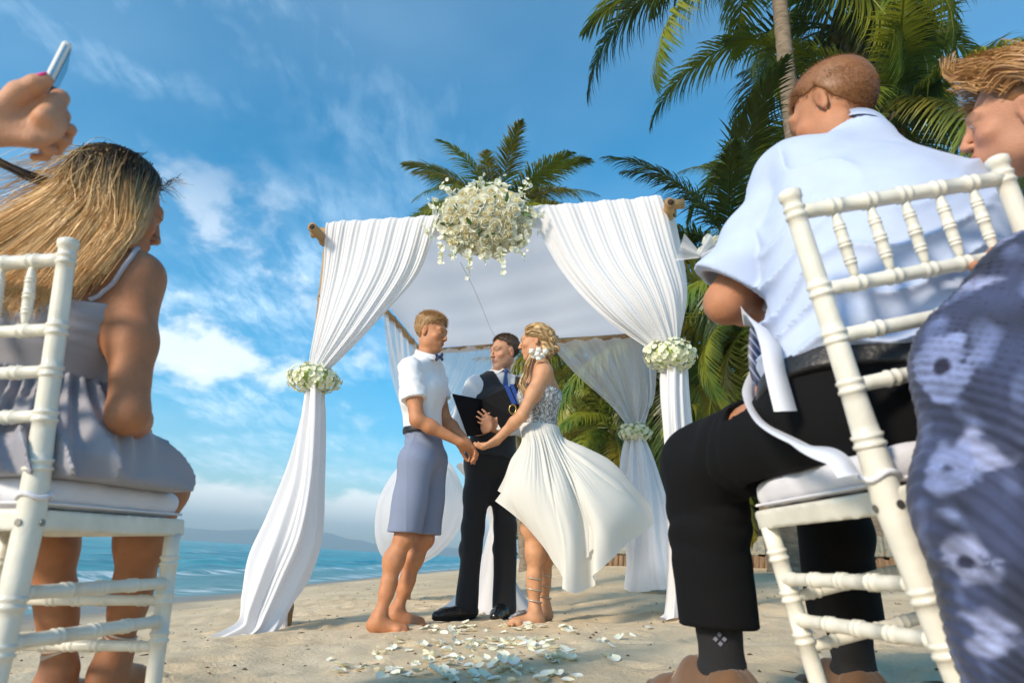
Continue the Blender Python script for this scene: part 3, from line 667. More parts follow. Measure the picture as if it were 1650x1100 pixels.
    def shorts(p, cull=True):
        a_, b_ = ev(lg['R'], p, cull), ev(lg['L'], p, cull); h = np.clip(.5 + .5 * (a_ - b_) / .012, 0, 1); d = a_ + (b_ - a_) * h - .012 * h * (1 - h) - .008
        q_ = p - f32(waist); z = q_ @ f32(up); x = q_ @ f32(fw); d = d - .004 * wr2(p) - .003 * np.abs(np.sin(z * 60 + x * 40 + 2 * wr2(p))) * sst(-.35, -.05, z) - .0025 * np.exp(-(x / .006) ** 2)
        d = np.maximum(d, z + .006); d = np.maximum(d, hemR[2] + .012 * (p[:, 0] - hemR[0]) - p[:, 2]); inner = ev(low, p, cull) - .012
        return np.maximum(d, -np.maximum(inner, p[:, 2] - hemR[2] - .03))
    lo4, hi4 = bounds(allp(g, 'torso', 'thL', 'thR'), .06); lo4 = lo4 - .03; solid('shorts', shorts, lo4, hi4, .0058, M_so, root)
    # hair
    M_hair = mat('sandy_hair', (.40, .235, .10), .5, var=.15, vscale=120, stretch=(1, 1, 1))
    short_hair2(H, root, M_hair, 12000, .026, .0011)
    return root, J
def short_hair2(H, root, M_h, n=26000, top=.020, w=.0006, jit=.16, cap=.012, hl=0.):
    """cropped hair: a close cap that follows the hairline plus a dense cover of small blades"""
    s = H.s; base = [Ell(H(0, -.018, .040), np.array([.078, .097, .083]) * s, H.M, .02), Ell(H(0, .028, .0), np.array([.066, .060, .080]) * s, H.M, .02)]; nz_ = SNoise(9, 14, 10)
    def loc(p): return ((p - f32(H.o)) @ f32(H.M)) / s
    def edge(q): y = q[:, 1]; return q[:, 2] - .004 * np.sin(q[:, 0] * 130) * (y > .03) - np.interp(y, [-.12, -.05, -.030, -.012, .012, .03, .06, .085], [-.048, -.046, -.02, .030, .030, .050 + hl, .072 + hl, .095 + hl])
    fb = lambda p, c=True: ev(base, p, c) - .003
    lo, hi = bounds(base, .03)
    def keep(V): q = loc(V.astype(np.float32)); e = edge(q); return np.clip(e / .035 + .15, 0, 1) * (e > -.004)
    def Lf(p): q = loc(p.astype(np.float32)); return s * (.005 + top * sst(.02, .10, q[:, 2]))
    def dirf(p, g): q = loc(p.astype(np.float32)); up = sst(.05, .11, q[:, 2])[:, None]; return g * (.30 + .5 * up) + H.M[:, 1] * .5 * up - H.M[:, 2] * .9 * (1 - up)
    V, F = hair_blades(fb, lo, hi, .004, keep, dirf, n, Lf, w * s, 3, jit); mk('hair_strands', V, F, M_h, root, smooth=False)
    def fn(p, cull=True): q = loc(p); return np.maximum(ev(base, p, cull) - .0015 - cap * (.15 + .85 * sst(.03, .10, q[:, 2])) * sst(.0, .035, edge(q)) - .001 * nz_(p), (.010 - edge(q)) * s * .8)
    solid('hair', fn, lo, hi, .004, M_h, root)
groom, JG = build_groom()
# ------------------------------------------------------------------ OFFICIANT
def build_officiant():
    J = dict(shR=P(765, 622, 4.40), shL=P(843, 619, 4.58), elR=P(742, 682, 4.38), wrR=P(768, 694, 4.22), elL=P(842, 688, 4.44), wrL=P(801, 690, 4.22), hipR=P(774, 745, 4.45), hipL=P(806, 744, 4.50),
             knR=P(761, 850, 4.42), knL=P(814, 848, 4.46), anR=P(752, 972, 4.42), anL=P(812, 974, 4.46), neck=P(806, 602, 4.48), headbase=P(811, 583, 4.47))
    for S in 'RL': J['an' + S][2] = sz(J['an' + S][0], J['an' + S][1]) + .09
    g = body_groups(J, 'm', 1.0, .92); sw = np.linalg.norm(J['shL'] - J['shR']) / 2; H = Frame(P(813, 568, 4.45), [-.82, -.55, -.1], (-.16, -.14, 1), 1.0); g['head'] = head_prims(H, 'm')
    q, tips = hand_prims(J['wrL'], P(776, 672, 4.14) - J['wrL'], (.1, 1, .15), (.5, 0, 1), 1.02, (.12, .15, .1), .16, ((.35, .85, .1), (.25, .95, .05), (.15, 1, 0))); g['handL'] = q
    q, _ = hand_prims(J['wrR'], (.5, -.3, .2), (.2, .9, .2), (0, 0, 1), 1., (.5, .6, .4)); g['handR'] = q
    pr = allp(g); lo, hi = bounds(pr); gz = sz(J['anR'][0], J['anR'][1])
    root = empty('person', (J['anR'][0], J['anR'][1], gz), 'officiant in black waistcoat and blue tie standing between bride and groom', 'person')
    solid('body', lambda p, c=True: ev(pr, p, c), lo, hi, .0066, M_skin, root, face_color(H, SK_O, brow=(.06, .04, .03), stub=(.26, .17, .13), lip=(.30, .12, .10)))
    eyes(H, root, (.3, 1, 0))
    up, lat, fw = J['up'], J['lat'], J['fwd']; nb = J['neck']
    M_ws = mat('white_dress_shirt', (.76, .77, .80), .8, bump=.1, bscale=800, sheen=.2); M_vest = mat('black_waistcoat', (.016, .017, .022), .75, bump=.15, bscale=700, sheen=.15); M_tr = mat('black_trousers', (.010, .010, .013), .8, sheen=.12, bump=.1, bscale=500)
    waist = P(797, 724, 4.47)
    tors = cloth_fn(allp(g, 'torso'), .010, [(nb + up * .012, up + fw * .2), (waist, -up)], .003, wr1); arms = []
    for S in 'RL':
        sh, el, wr_ = J['sh' + S], J['el' + S], J['wr' + S]; a = norm(wr_ - el); c = wr_ - a * .018
        q = [Cap(sh - up * .01, el, .062, .056, .03), Cap(el, wr_, .056, .038, .03)] + [Cap(c_.a, c_.b, c_.r1 + .007, c_.r2 + .007, c_.k) for c_ in g['up' + S]]; arms.append(cloth_fn(q, .0, [(c, a)], .006, wr1))
    sh_f = sunion([tors] + arms, .02); lo2, hi2 = bounds(allp(g, 'torso', 'upL', 'upR', 'foL', 'foR'), .05); solid('shirt', sh_f, lo2, hi2, .0062, M_ws, root)
    vb = allp(g, 'torso'); vcen = waist + up * .20
    def vest(p, cull=True):
        d = ev(vb, p, cull) - .020 - .002 * wr2(p); q = p - f32(nb); z = q @ f32(up); x = q @ f32(lat); y = q @ f32(fw)
        d = np.maximum(d, z + .005); d = np.maximum(d, -(p - f32(waist - up * .055)) @ f32(up))
        vneck = np.maximum(-y + .0, (np.abs(x) - (.008 + (z + .21) * .34))) ; d = np.maximum(d, -np.maximum(vneck, -(z + .22)))    # v opening
        ah = np.sqrt(np.maximum((np.abs(x) - sw - .060) ** 2 + (z + .09) ** 2 / 2.2, 1e-6)) - .074; return np.maximum(d, ah * -1)
    solid('waistcoat', vest, lo2, hi2, .0062, M_vest, root)
    # shirt collar, tie
    M_tie = mat('blue_tie', (.008, .05, .22), .4, sheen=.3)
    for x in (-1, 1):
        c = nb + up * .03; V = np.array([c + lat * x * .012 + fw * .072 - up * .010, c + lat * x * .062 + fw * .03 + up * .010, c + lat * x * .066 - fw * .01 + up * .02, c + lat * x * .058 - fw * .01 - up * .010, c + lat * x * .060 + fw * .055 - up * .045])
        V = np.vstack([V, V + fw * .006 + lat * x * .004]); mk('collar', V, [(0, 1, 2, 3, 4), (9, 8, 7, 6, 5), (0, 4, 9, 5), (0, 5, 6, 1), (4, 3, 8, 9)], M_ws, root, smooth=False)
    t0 = nb + fw * .080 + up * .004; tie = [Cap(t0 + up * .0, t0 - up * .022, .017, .011, .003, fw, .6), Cap(t0 - up * .03, t0 - up * .17 + fw * .025, .014, .030, .004, fw, .3), Cap(t0 - up * .17 + fw * .025, t0 - up * .30 + fw * .025, .030, .034, .004, fw, .3)]
    l_, h_ = bounds(tie, .01); solid('tie', lambda p, c=True: ev(tie, p, c), l_, h_, .004, M_tie, root)
    # trousers
    q = allp(g, 'torso')
    for S, ax in (('R', 1), ('L', -1)):
        q = q + [Cap(J['hip' + S], J['kn' + S], .090, .064, .03), Cap(J['kn' + S], J['an' + S] - np.array([0, 0, .03]), .064, .066, .03)]
    hz_ = gz + .045
    legs_ = allp(g, 'torso', 'thL', 'thR', 'shLn', 'shRn'); tq = cloth_fn(q, .004, [(waist + up * .01, up), ((0, 0, hz_), (0, 0, -1))], .006, wr2); tl_ = cloth_fn(legs_, .005, [(waist + up * .01, up), ((0, 0, hz_), (0, 0, -1))], .002, wr2); tf = lambda p, c=True: np.minimum(tq(p, c), tl_(p, c)); lo3, hi3 = bounds(q, .04); solid('trousers', tf, lo3, hi3, .0068, M_tr, root)
    M_shoe = mat('black_shoe_leather', (.008, .008, .009), .25, coat=.3); M_sole = mat('black_sole', (.01, .01, .01), .7)
    for S, t in (('R', P(706, 995, 4.3) - J['anR']), ('L', np.array([-.25, -1, 0]))):
        a = J['an' + S]; d = norm([t[0], t[1], 0]); s2 = np.array([-d[1], d[0], 0]); G = lambda f_, l, u: np.array([a[0], a[1], sz(a[0], a[1])]) + d * f_ + s2 * l + np.array([0, 0, u])
        sp = [Cap(G(-.04, 0, .05), G(.03, 0, .055), .044, .044, .03), Cap(G(.0, 0, .045), G(.16, 0, .032), .046, .036, .03), Cap(G(.15, -.008, .03), G(.21, .0, .025), .036, .027, .02), Cap(G(0, 0, .08), G(.0, 0, .11), .042, .044, .03)]
        l_, h_ = bounds(sp, .02); solid('shoe', lambda p, c=True, sp=sp, a=a: np.maximum(ev(sp, p, c), (sz(a[0], a[1]) + .012) - p[:, 2]), l_, h_, .004, M_shoe, root)
        solid('sole', lambda p, c=True, sp=sp, a=a: np.maximum(np.maximum(ev(sp[:3], p, c) - .004, (sz(a[0], a[1]) - .004) - p[:, 2]), p[:, 2] - sz(a[0], a[1]) - .014), l_, h_, .004, M_sole, root)
    M_wt = mat('watch_metal', (.45, .38, .25), .25, metal=1.); w = J['wrL'] + norm(J['elL'] - J['wrL']) * .012; a = norm(J['wrL'] - J['elL']); s1, u1, _ = frame(a)
    ring = [w + (s1 * math.cos(t) + u1 * math.sin(t)) * .030 for t in np.linspace(0, 6.283, 17)]; v, f_ = tube(ring, .0055, 6, False); mk('watch_strap', v, f_, M_wt, root)
    c = w - np.array([0, 1, 0]) * .031; v, f_ = tube([c, c - np.array([0, .008, 0])], .017, 16); mk('watch_dial', v, f_, mat('watch_face', (.7, .68, .6), .2), root, smooth=False)
    M_h = mat('dark_brown_hair', (.085, .052, .032), .5, var=.3, vscale=100); short_hair2(H, root, M_h, 12000, .012, .0010, .16, .007, .010)
    return root, J
offic, JO = build_officiant()
# folder held open, covers towards the camera
def build_folder():
    M_c = mat('black_folder_cover', (.005, .005, .007), .75, bump=.1, bscale=900, spec=.15); M_pg = mat('folder_pages', (.7, .7, .68), .8)
    Y = 4.16; tl, tm, bm_, bl_ = P(729, 634, 4.02), P(776, 643, 4.20), P(786, 698, 4.24), P(754, 703, 4.06); tr_, br_ = P(836, 615, 4.10), P(835, 676, 4.12)
    root = empty('folder', bm_, 'open black ceremony folder held up by the officiant', 'folder')
    def slab(name, a, b, c, d, th, m, off=0):
        n = norm(np.cross(b - a, d - a)); n = n if n[1] > 0 else -n; V = np.array([a, b, c, d]) + n * off; V = np.vstack([V, V + n * th]); mk(name, V, [(0, 1, 2, 3), (7, 6, 5, 4), (0, 4, 5, 1), (1, 5, 6, 2), (2, 6, 7, 3), (3, 7, 4, 0)], m, root, smooth=False)
    slab('cover', tl, tm, bm_, bl_, .004, M_c); slab('cover', tm, tr_, br_, bm_, .004, M_c)
    ins = lambda a, b, c, d: [q + ((a + b + c + d) / 4 - q) * .06 for q in (a, b, c, d)]
    slab('pages', *ins(tl, tm, bm_, bl_), .008, M_pg, .005); slab('pages', *ins(tm, tr_, br_, bm_), .008, M_pg, .005)
    # blue ribbon markers with a gold ring hanging from the edge
    M_b = mat('blue_ribbon', (.012, .04, .22), .35); M_g = mat('gold_ring', (.65, .42, .12), .25, metal=1.)
    for i, (x, w_) in enumerate(((812, 7), (821, 6))):
        a, b = P(x, 621 - i * 2, 4.06), P(x + 13, 651, 4.05); e = P(x + w_, 620 - i * 2, 4.06) - a; V = np.array([a, a + e, b + e, b]); V = np.vstack([V, V + (0, .004, 0)]); mk('ribbon_marker', V, [(0, 1, 2, 3), (7, 6, 5, 4), (0, 4, 5, 1), (1, 5, 6, 2), (2, 6, 7, 3), (3, 7, 4, 0)], M_b, root, smooth=False)
    c = P(826, 659, 4.03); v, f_ = tube([c + np.array([math.cos(t) * .021, 0, math.sin(t) * .028]) for t in np.linspace(0, 6.283, 20)], .0035, 6, False); mk('ring', v, f_, M_g, root)
build_folder()
# ------------------------------------------------------------------ BRIDE
def build_bride():
    J = dict(shL=P(876, 600, 3.86), shR=P(868, 602, 4.14), elL=P(842, 668, 3.80), wrL=P(800, 708, 3.88), elR=P(838, 672, 4.14), wrR=P(800, 712, 4.06), hipL=P(868, 742, 3.91), hipR=P(872, 742, 4.09),
             knL=P(856, 852, 3.90), knR=P(872, 855, 4.06), anL=P(862, 975, 3.93), anR=P(877, 970, 4.08), neck=P(868, 590, 4.0), headbase=P(866, 570, 4.0))
    for S in 'LR': J['an' + S][2] = sz(J['an' + S][0], J['an' + S][1]) + .085
    J['calfL'] = J['calfR'] = norm([1, .1, 0]); g = body_groups(J, 'f', .90)
    H = Frame(P(864, 551, 4.0), [-.97, .16, -.10], (-.16, .02, 1), .97); g['head'] = head_prims(H, 'f')
    for S in 'LR':
        w = J['wr' + S]; q, _ = hand_prims(w, P(768, 727, w[1]) - w, (-.35, .1 if S == 'L' else -.2, .9), (0, .9, .4) if S == 'L' else (0, -.9, .4), .9, (.45, .6, .4), .02, ((.8, .3, .3), (.9, .1, .4), (.9, 0, .5))); g['hand' + S] = q
        a = J['an' + S]; t = np.array([-.96, -.25, 0]) if S == 'L' else np.array([-.75, -.55, 0]); g['foot' + S] = foot_prims(a, t, .92, sz(a[0], a[1]))
    pr = allp(g); lo, hi = bounds(pr); gz = sz(J['anL'][0], J['anL'][1])
    root = empty('person', (J['anL'][0], J['anL'][1], gz), 'blonde bride in strapless cream dress with its skirt blown out sideways by the wind', 'person')
    solid('body', lambda p, c=True: ev(pr, p, c), lo, hi, .0062, M_skin, root, face_color(H, SK_B, lip=(.45, .12, .11), brow=(.28, .17, .08)))
    eyes(H, root, (0, 1, -.1)); up, lat, fw = J['up'], J['lat'], J['fwd']
    # bodice with lace embroidery in grey and white
    M_bod = bpy.data.materials.new('lace_bodice'); M_bod.use_nodes = True; t = M_bod.node_tree; b = t.nodes['Principled BSDF']; L = t.links.new; N = t.nodes.new
    tcn = N('ShaderNodeTexCoord'); nz_ = N('ShaderNodeTexNoise'); nz_.inputs['Scale'].default_value = 26; nz_.inputs['Detail'].default_value = 4; nz_.inputs['Distortion'].default_value = 2.2; L(tcn.outputs['Object'], nz_.inputs['Vector'])
    r = N('ShaderNodeValToRGB'); r.color_ramp.interpolation = 'EASE'; e = r.color_ramp.elements; e[0].position = .42; e[0].color = (.56, .55, .52, 1); e[1].position = .60; e[1].color = (.62, .60, .55, 1)
    for p_, c_ in ((.45, (.06, .06, .08, 1)), (.475, (.40, .40, .40, 1)), (.51, (.07, .07, .09, 1)), (.55, (.08, .08, .10, 1)), (.57, (.5, .5, .5, 1))): x = e.new(p_); x.color = c_
    L(nz_.outputs['Fac'], r.inputs[0]); L(r.outputs[0], b.inputs['Base Color']); b.inputs['Roughness'].default_value = .5
    bp = N('ShaderNodeBump'); bp.inputs['Strength'].default_value = .5; bp.inputs['Distance'].default_value = .003; L(nz_.outputs['Fac'], bp.inputs['Height']); L(bp.outputs[0], b.inputs['Normal'])
    waist = P(868, 685, 4.0); top = P(880, 632, 4.0)
    bf = cloth_fn(allp(g, 'torso'), .010, [(top + fw * .0 + up * .006, up - fw * .22), (waist - up * .03, -up)]); lo2, hi2 = bounds(allp(g, 'torso'), .04); solid('bodice', bf, lo2, hi2, .005, M_bod, root)
    # skirt: guide curves from the waist to the hem, blown to the right
    M_dr = mat('cream_chiffon', (.84, .82, .76), .75, transl=.36, bump=.08, bscale=300, sheen=.2)
    wc_ = waist - up * .005
    def wa(x, y): return wc_ + np.array([x, y, 0])
    rx, ry = .118, .120; gd = []
    # (waist angle, [mid points..., hem]) pixel picked, ordered round the body: front edge -> near side -> back -> far side
    G = [(180, [(842, 716, 3.90), (822, 748, 3.84), (810, 780, 3.80), (797, 806, 3.80)]),
         (205, [(848, 716, 3.80), (832, 760, 3.72), (828, 800, 3.70), (838, 836, 3.72)]),
         (235, [(860, 720, 3.76), (858, 780, 3.64), (866, 840, 3.62), (880, 896, 3.64)]),
         (258, [(874, 722, 3.77), (888, 790, 3.62), (902, 860, 3.58), (906, 930, 3.60)]),
         (268, [(880, 722, 3.77), (896, 790, 3.63), (914, 860, 3.60), (915, 954, 3.58)]),
         (285, [(892, 722, 3.80), (920, 790, 3.67), (944, 866, 3.66), (951, 947, 3.66)]),
         (293, [(896, 722, 3.82), (930, 788, 3.69), (958, 850, 3.64), (963, 919, 3.62)]),
         (310, [(902, 720, 3.86), (940, 775, 3.72), (985, 830, 3.68), (1012, 876, 3.76)]),
         (335, [(908, 718, 3.90), (955, 752, 3.78), (1012, 795, 3.78), (1057, 842, 3.90)]),
         (0, [(908, 708, 4.00), (945, 724, 4.00), (995, 752, 4.04), (1038, 806, 4.08)]),
         (35, [(904, 716, 4.10), (945, 745, 4.14), (985, 790, 4.22), (1005, 850, 4.24)]),
         (75, [(888, 720, 4.18), (915, 770, 4.24), (940, 820, 4.28), (955, 860, 4.28)]),
         (115, [(868, 722, 4.20), (880, 760, 4.24), (888, 800, 4.26), (896, 850, 4.26)]),
         (150, [(850, 720, 4.12), (838, 755, 4.12), (832, 790, 4.12), (828, 822, 4.12)])]
    for a, pts in G:
        t_ = math.radians(a); gd.append([wa(rx * math.cos(t_), ry * math.sin(t_)) + up * .0] + [P(*q) for q in pts])
    pn = SNoise(71, 2.2, 8)
    def pleats(u, v):
        return (.0016 * np.sin(2 * math.pi * (u * 31 + .5 * np.sin(v * 3 + u * 9))) * sst(0, .06, v) * sst(.55, .1, v) + .020 * np.sin(2 * math.pi * (u * 5 + .45 * v + .12 * np.sin(u * 17))) * sst(.1, .6, v) + .0022 * np.sin(2 * math.pi * (u * 19 - 1.2 * v + .1 * np.sin(u * 31))) * sst(.3, .9, v) + .0022 * np.sin(2 * math.pi * (u * 60 + .3 * np.sin(v * 11))) * sst(.0, .2, v) * sst(.7, .2, v))
    V, F = loft(gd, 360, 100, True, pleats); skirt = mk('skirt', V, F, M_dr, root)
    # lining layer under the hem
    gd2 = [[q[0]] + [q[0] * .12 + p_ * .88 + (np.array([0, 0, .0])) for p_ in q[1:]] for q in gd]
    V, F = loft(gd2, 240, 60, True, lambda u, v: .010 * np.sin(2 * math.pi * u * 17 + 1) * sst(0, .3, v)); mk('lining', V, F, M_dr, root)
    # folded front hem
    hem = V.reshape(240, 60, 3)
    # ankle ribbons
    M_rb = mat('silver_ribbon', (.55, .5, .42), .3, metal=.4)
    for S in 'LR':
        a = J['an' + S]; kn = J['kn' + S]; ax = norm(kn - a); s1, u1, _ = frame(ax); pts = []
        for i in range(60): h = i / 59; t_ = h * 6.283 * 2.6; c = a + ax * (.02 + .15 * h); rad = .040 + .010 * h; pts.append(c + (s1 * math.cos(t_) + u1 * math.sin(t_)) * rad)
        v, f_ = tube(pts, .0035, 5); mk('ankle_ribbon', v, f_, M_rb, root)
        d = norm([-.96, -.25, 0]) if S == 'L' else norm([-.75, -.55, 0]); q = [a + d * .05 + np.array([0, 0, -.01]), a + d * .09 + np.array([0, 0, -.02]), a + d * .14 + np.array([0, 0, -.05])]
        v, f_ = tube(q, [.010, .012, .008], 8); mk('foot_jewel', v, f_, mat('grey_lace', (.25, .25, .27), .4, metal=.5, bump=1, bscale=90), root)
    # hair: curled up do with loose locks
    M_h = mat('blonde_hair', (.50, .31, .13), .42, attr=True, spec=.5)
    s = H.s; base = [Ell(H(0, -.022, .040), np.array([.082, .100, .088]) * s, H.M, .03), Ell(H(0, -.075, -.02), np.array([.062, .055, .075]) * s, H.M, .03), Ell(H(.02, -.06, -.075), np.array([.05, .045, .045]) * s, H.M, .03)]
    hn_ = SNoise(77, 12, 12)
    def hf(p, cull=True):
        q = ((p - f32(H.o)) @ f32(H.M)) / s; d = ev(base, p, cull) - .004 * hn_(p); cutf = np.maximum(q[:, 1] - .055 - .25 * (q[:, 2] - .05), np.where(q[:, 1] > -.03, -.045 - q[:, 2] + (.03 + q[:, 1]) * 1.15, -1)); return np.maximum(d, cutf * .7)
    lo3, hi3 = bounds(base, .02)
    hc = SNoise(78, 30, 10)
    def hcol(V): m = np.clip(.5 + .4 * hc(V), 0, 1)[:, None]; return (1 - m) * np.array([.20, .105, .035]) + m * np.array([.66, .45, .21])
    solid('hair', hf, lo3, hi3, .005, M_h, root, hcol)
    r = np.random.default_rng(4); P_ = []
    for i in range(520):                                    # combed locks over the crown, sweeping back
        az = r.uniform(-1.75, 1.75); e0 = r.uniform(.0, 1); pts = []
        for k in range(10):
            t_ = k / 9; y = .055 - .155 * t_; x = math.sin(az) * .083 * math.sin(math.pi * (.25 + .6 * t_)); z = .040 + .086 * math.cos(az) * math.sin(math.pi * (.22 + .55 * t_)) - .05 * t_ ** 2 * 1.6
            pts.append(H(x, y, z) + r.normal(size=3) * .0012)
        P_.append(np.array(pts) + r.normal(size=3) * .004)
    for i in range(46):                                     # curls pinned at the back
        c = np.array([r.uniform(-.055, .06), r.uniform(-.125, -.04), r.uniform(-.10, .05)]); ax_ = norm(r.normal(size=3)); s1, u1, _ = frame(ax_); rad = r.uniform(.014, .026)
        for j in range(16):
            ph = r.uniform(0, 6.28); rr_ = rad * r.uniform(.75, 1.1); dz = r.uniform(-.010, .010); P_.append(np.array([H(*(c + (s1 * math.cos(ph + t_) + u1 * math.sin(ph + t_)) * rr_ + ax_ * (dz + .002 * t_))) for t_ in np.linspace(0, 4.6, 10)]))
    for i in range(150):                                    # long loose lock in front of the shoulder
        o = r.normal(size=3) * np.array([.012, .012, .01]); w_ = r.uniform(.8, 1.2); gp = [P(858, 566, 3.93), P(851, 585, 3.90), P(848, 603, 3.86), P(842, 618, 3.85), P(846, 632, 3.84)]; c = crom(gp, 10)
        P_.append(c + o * np.linspace(.5, w_, 10)[:, None] + np.array([.006, .004, 0]) * np.sin(np.linspace(0, 6, 10) + i % 3)[:, None])
    P_ = np.array(P_); V, F = strands(P_, .0021, .0012, 2); me = newmesh('hair_locks', V, F); cc = np.repeat(r.uniform(0, 1, len(P_)), 20)[:, None]; setcol(me, (1 - cc) * np.array([.26, .14, .05]) + cc * np.array([.78, .56, .29])); link('hair_locks', me, M_h, root)
    return root, J, H
bride, JB, HB = build_bride()
# ================================================================== CANOPY
M_bam = mat('bamboo', (.42, .27, .12), .5, var=.3, vscale=9, bump=.2, bscale=30, stretch=(1, 1, 1), hue=(.30, .18, .08))
M_rope = mat('rope_lashing', (.38, .27, .15), .9, bump=.8, bscale=150)
M_drape = mat('white_voile', (.87, .86, .88), .85, transl=.34, bump=.06, bscale=260)
M_sheer = mat('sheer_voile', (.84, .84, .88), .85, transl=.45, alpha=.34)
M_roof = mat('canopy_roof_voile', (.80, .82, .88), .9, transl=.5, bump=.25, bscale=4)
FL, FR, BR, BL = P(530, 379, 4.30), P(1074, 336, 3.99), P(1026, 541, 6.74), P(681, 567, 6.83)
canopy = empty('wedding_canopy', (FL[0], FL[1], sz(FL[0], FL[1])), 'bamboo wedding canopy with gathered white voile drapes and a cloth roof over the couple', 'canopy')
def bamboo(name, a, b, r, nodes=None):
    L = np.linalg.norm(b - a); n = nodes or max(3, int(L / .32)); ts = [0.]; rs = [r * .98]
    for i in range(n):
        t = (i + .6) / (n + .2); e = .012 / L; ts += [t - 2 * e, t - .4 * e, t, t + .6 * e, t + 2.4 * e]; rs += [r * .99, r * 1.13, r * .97, r * 1.10, r * .98]
    ts.append(1.); rs.append(r * .96); w = np.array([math.sin(i * 1.7 + a[0] * 5) for i in range(len(ts))]) * .004
    s_, u_, _ = frame(b - a); pts = np.array([a + (b - a) * t + s_ * x for t, x in zip(ts, w)]); v, f = tube(pts, rs, 12); o = mk(name, v, f, M_bam, canopy)
    for q, s in ((a, -1), (b, 1)):              # dark discs on the closed ends paint the shade inside the bamboo
        d = norm(b - a) * s; v, f = tube([q + d * .0005, q + d * .001], r * .6, 12); mk('end_shade_disc', v, f, M_dark, o_world(o))
    return o
M_dark = mat('end_shade_and_leg', (.03, .02, .012), .9)  # painted shade of the bamboo ends, also the colour of the table leg
def o_world(o): return canopy
def ext(a, b, e0, e1): d = norm(b - a); return a - d * e0, b + d * e1
bamboo('beam', *ext(FL + (0, -.05, 0), FR + (0, -.05, 0), .11, .10), .034)
bamboo('beam', *ext(BL, BR, .1, .1), .030)
bamboo('beam', *ext(FL + (0, 0, -.07), BL + (0, 0, -.02), .26, .08), .032); bamboo('beam', *ext(FR + (0, 0, -.07), BR + (0, 0, -.02), .22, .08), .034)
for c, bx in ((FL, P(462, 1000, 4.33)), (FR, P(1096, 998, 4.02)), (BR, P(1024, 950, 6.76)), (BL, P(657, 958, 6.8))):
    b0 = np.array([bx[0], bx[1], sz(bx[0], bx[1]) - .1]); a, b = ext(b0, c + (0, .03, 0), 0, .06); bamboo('post', a, b, .034, 8)
    ring = []
    for i in range(120): t = i / 119; ring.append(c + np.array([math.cos(t * 40) * .058, math.sin(t * 40) * .055 - .01, -.06 + .075 * t + .012 * math.sin(t * 80)]))
    v, f = tube(ring, .0055, 5); mk('rope_lashing', v, f, M_rope, canopy)
# roof sheet, sagging a little
nu, nv = 40, 40; u = np.linspace(0, 1, nu)[:, None]; v = np.linspace(0, 1, nv)[None]
def quad(a, b, c, d, u, v): return (a * (1 - u)[..., None] + b * u[..., None]) * (1 - v)[..., None] + (d * (1 - u)[..., None] + c * u[..., None]) * v[..., None]
Uu, Vv = np.meshgrid(np.linspace(0, 1, nu), np.linspace(0, 1, nv), indexing='ij'); S = quad(FL + (0, 0, .02), FR + (0, 0, .02), BR + (0, 0, .035), BL + (0, 0, .035), Uu, Vv)
S[..., 2] -= .05 * np.sin(Uu * math.pi) * np.sin(Vv * math.pi) + .008 * np.sin(Uu * 23) * np.sin(Vv * math.pi) + .006 * np.sin(Vv * 31 + Uu * 9) * np.sin(Uu * math.pi)
mk('roof_cloth', S.reshape(-1, 3), grid_faces(nu, nv), M_roof, canopy)
M_cord = mat('thin_cord', (.25, .25, .25), .8); v, f = tube(crom([P(742, 418, 4.4) + (0, 0, -.02), P(766, 470, 5.1), P(790, 528, 5.9), P(800, 545, 6.3)], 20), .0016, 5); mk('cord', v, f, M_cord, canopy)
def drape(guides, m, name='drape', nu=150, nv=110, seed=0, A=.022, fq=11, A2=.008, f2=29, tie=None, tw=.10, loose=1., closed=False, wrap=False):
    gd = [[P(*q) for q in g] for g in guides]
    if wrap:
        for q in gd: a_ = q[0]; q[:0] = [a_ + np.array([0, .14, .0]), a_ + np.array([0, .07, .075])]; q[2] = a_ + np.array([0, -.050, .040]); nn = SNoise(seed + 500, 1.1, 8)
    ph = np.random.default_rng(seed).uniform(0, 6.28, 4)
    def pl(u, v):
        env = 1.0
        if tie is not None: env = np.clip(np.abs(v - tie) / tw, .12, 1)
        if wrap: env = sst(.20, .40, v) * .85 + .15
        w = u + .020 * np.sin(v * 5 + ph[0]) + .03 * np.sin(u * 7 + ph[1])
        return env * (A * np.sin(2 * math.pi * fq * w + ph[2]) + A2 * np.sin(2 * math.pi * f2 * w + ph[3] + v * 2) + A * .6 * np.sin(2 * math.pi * (fq * .37) * w + v * 4 * loose))
    V, F = loft(gd, nu, nv, closed, pl, seed); return mk(name, V, F, m, canopy)
Yf = 4.24
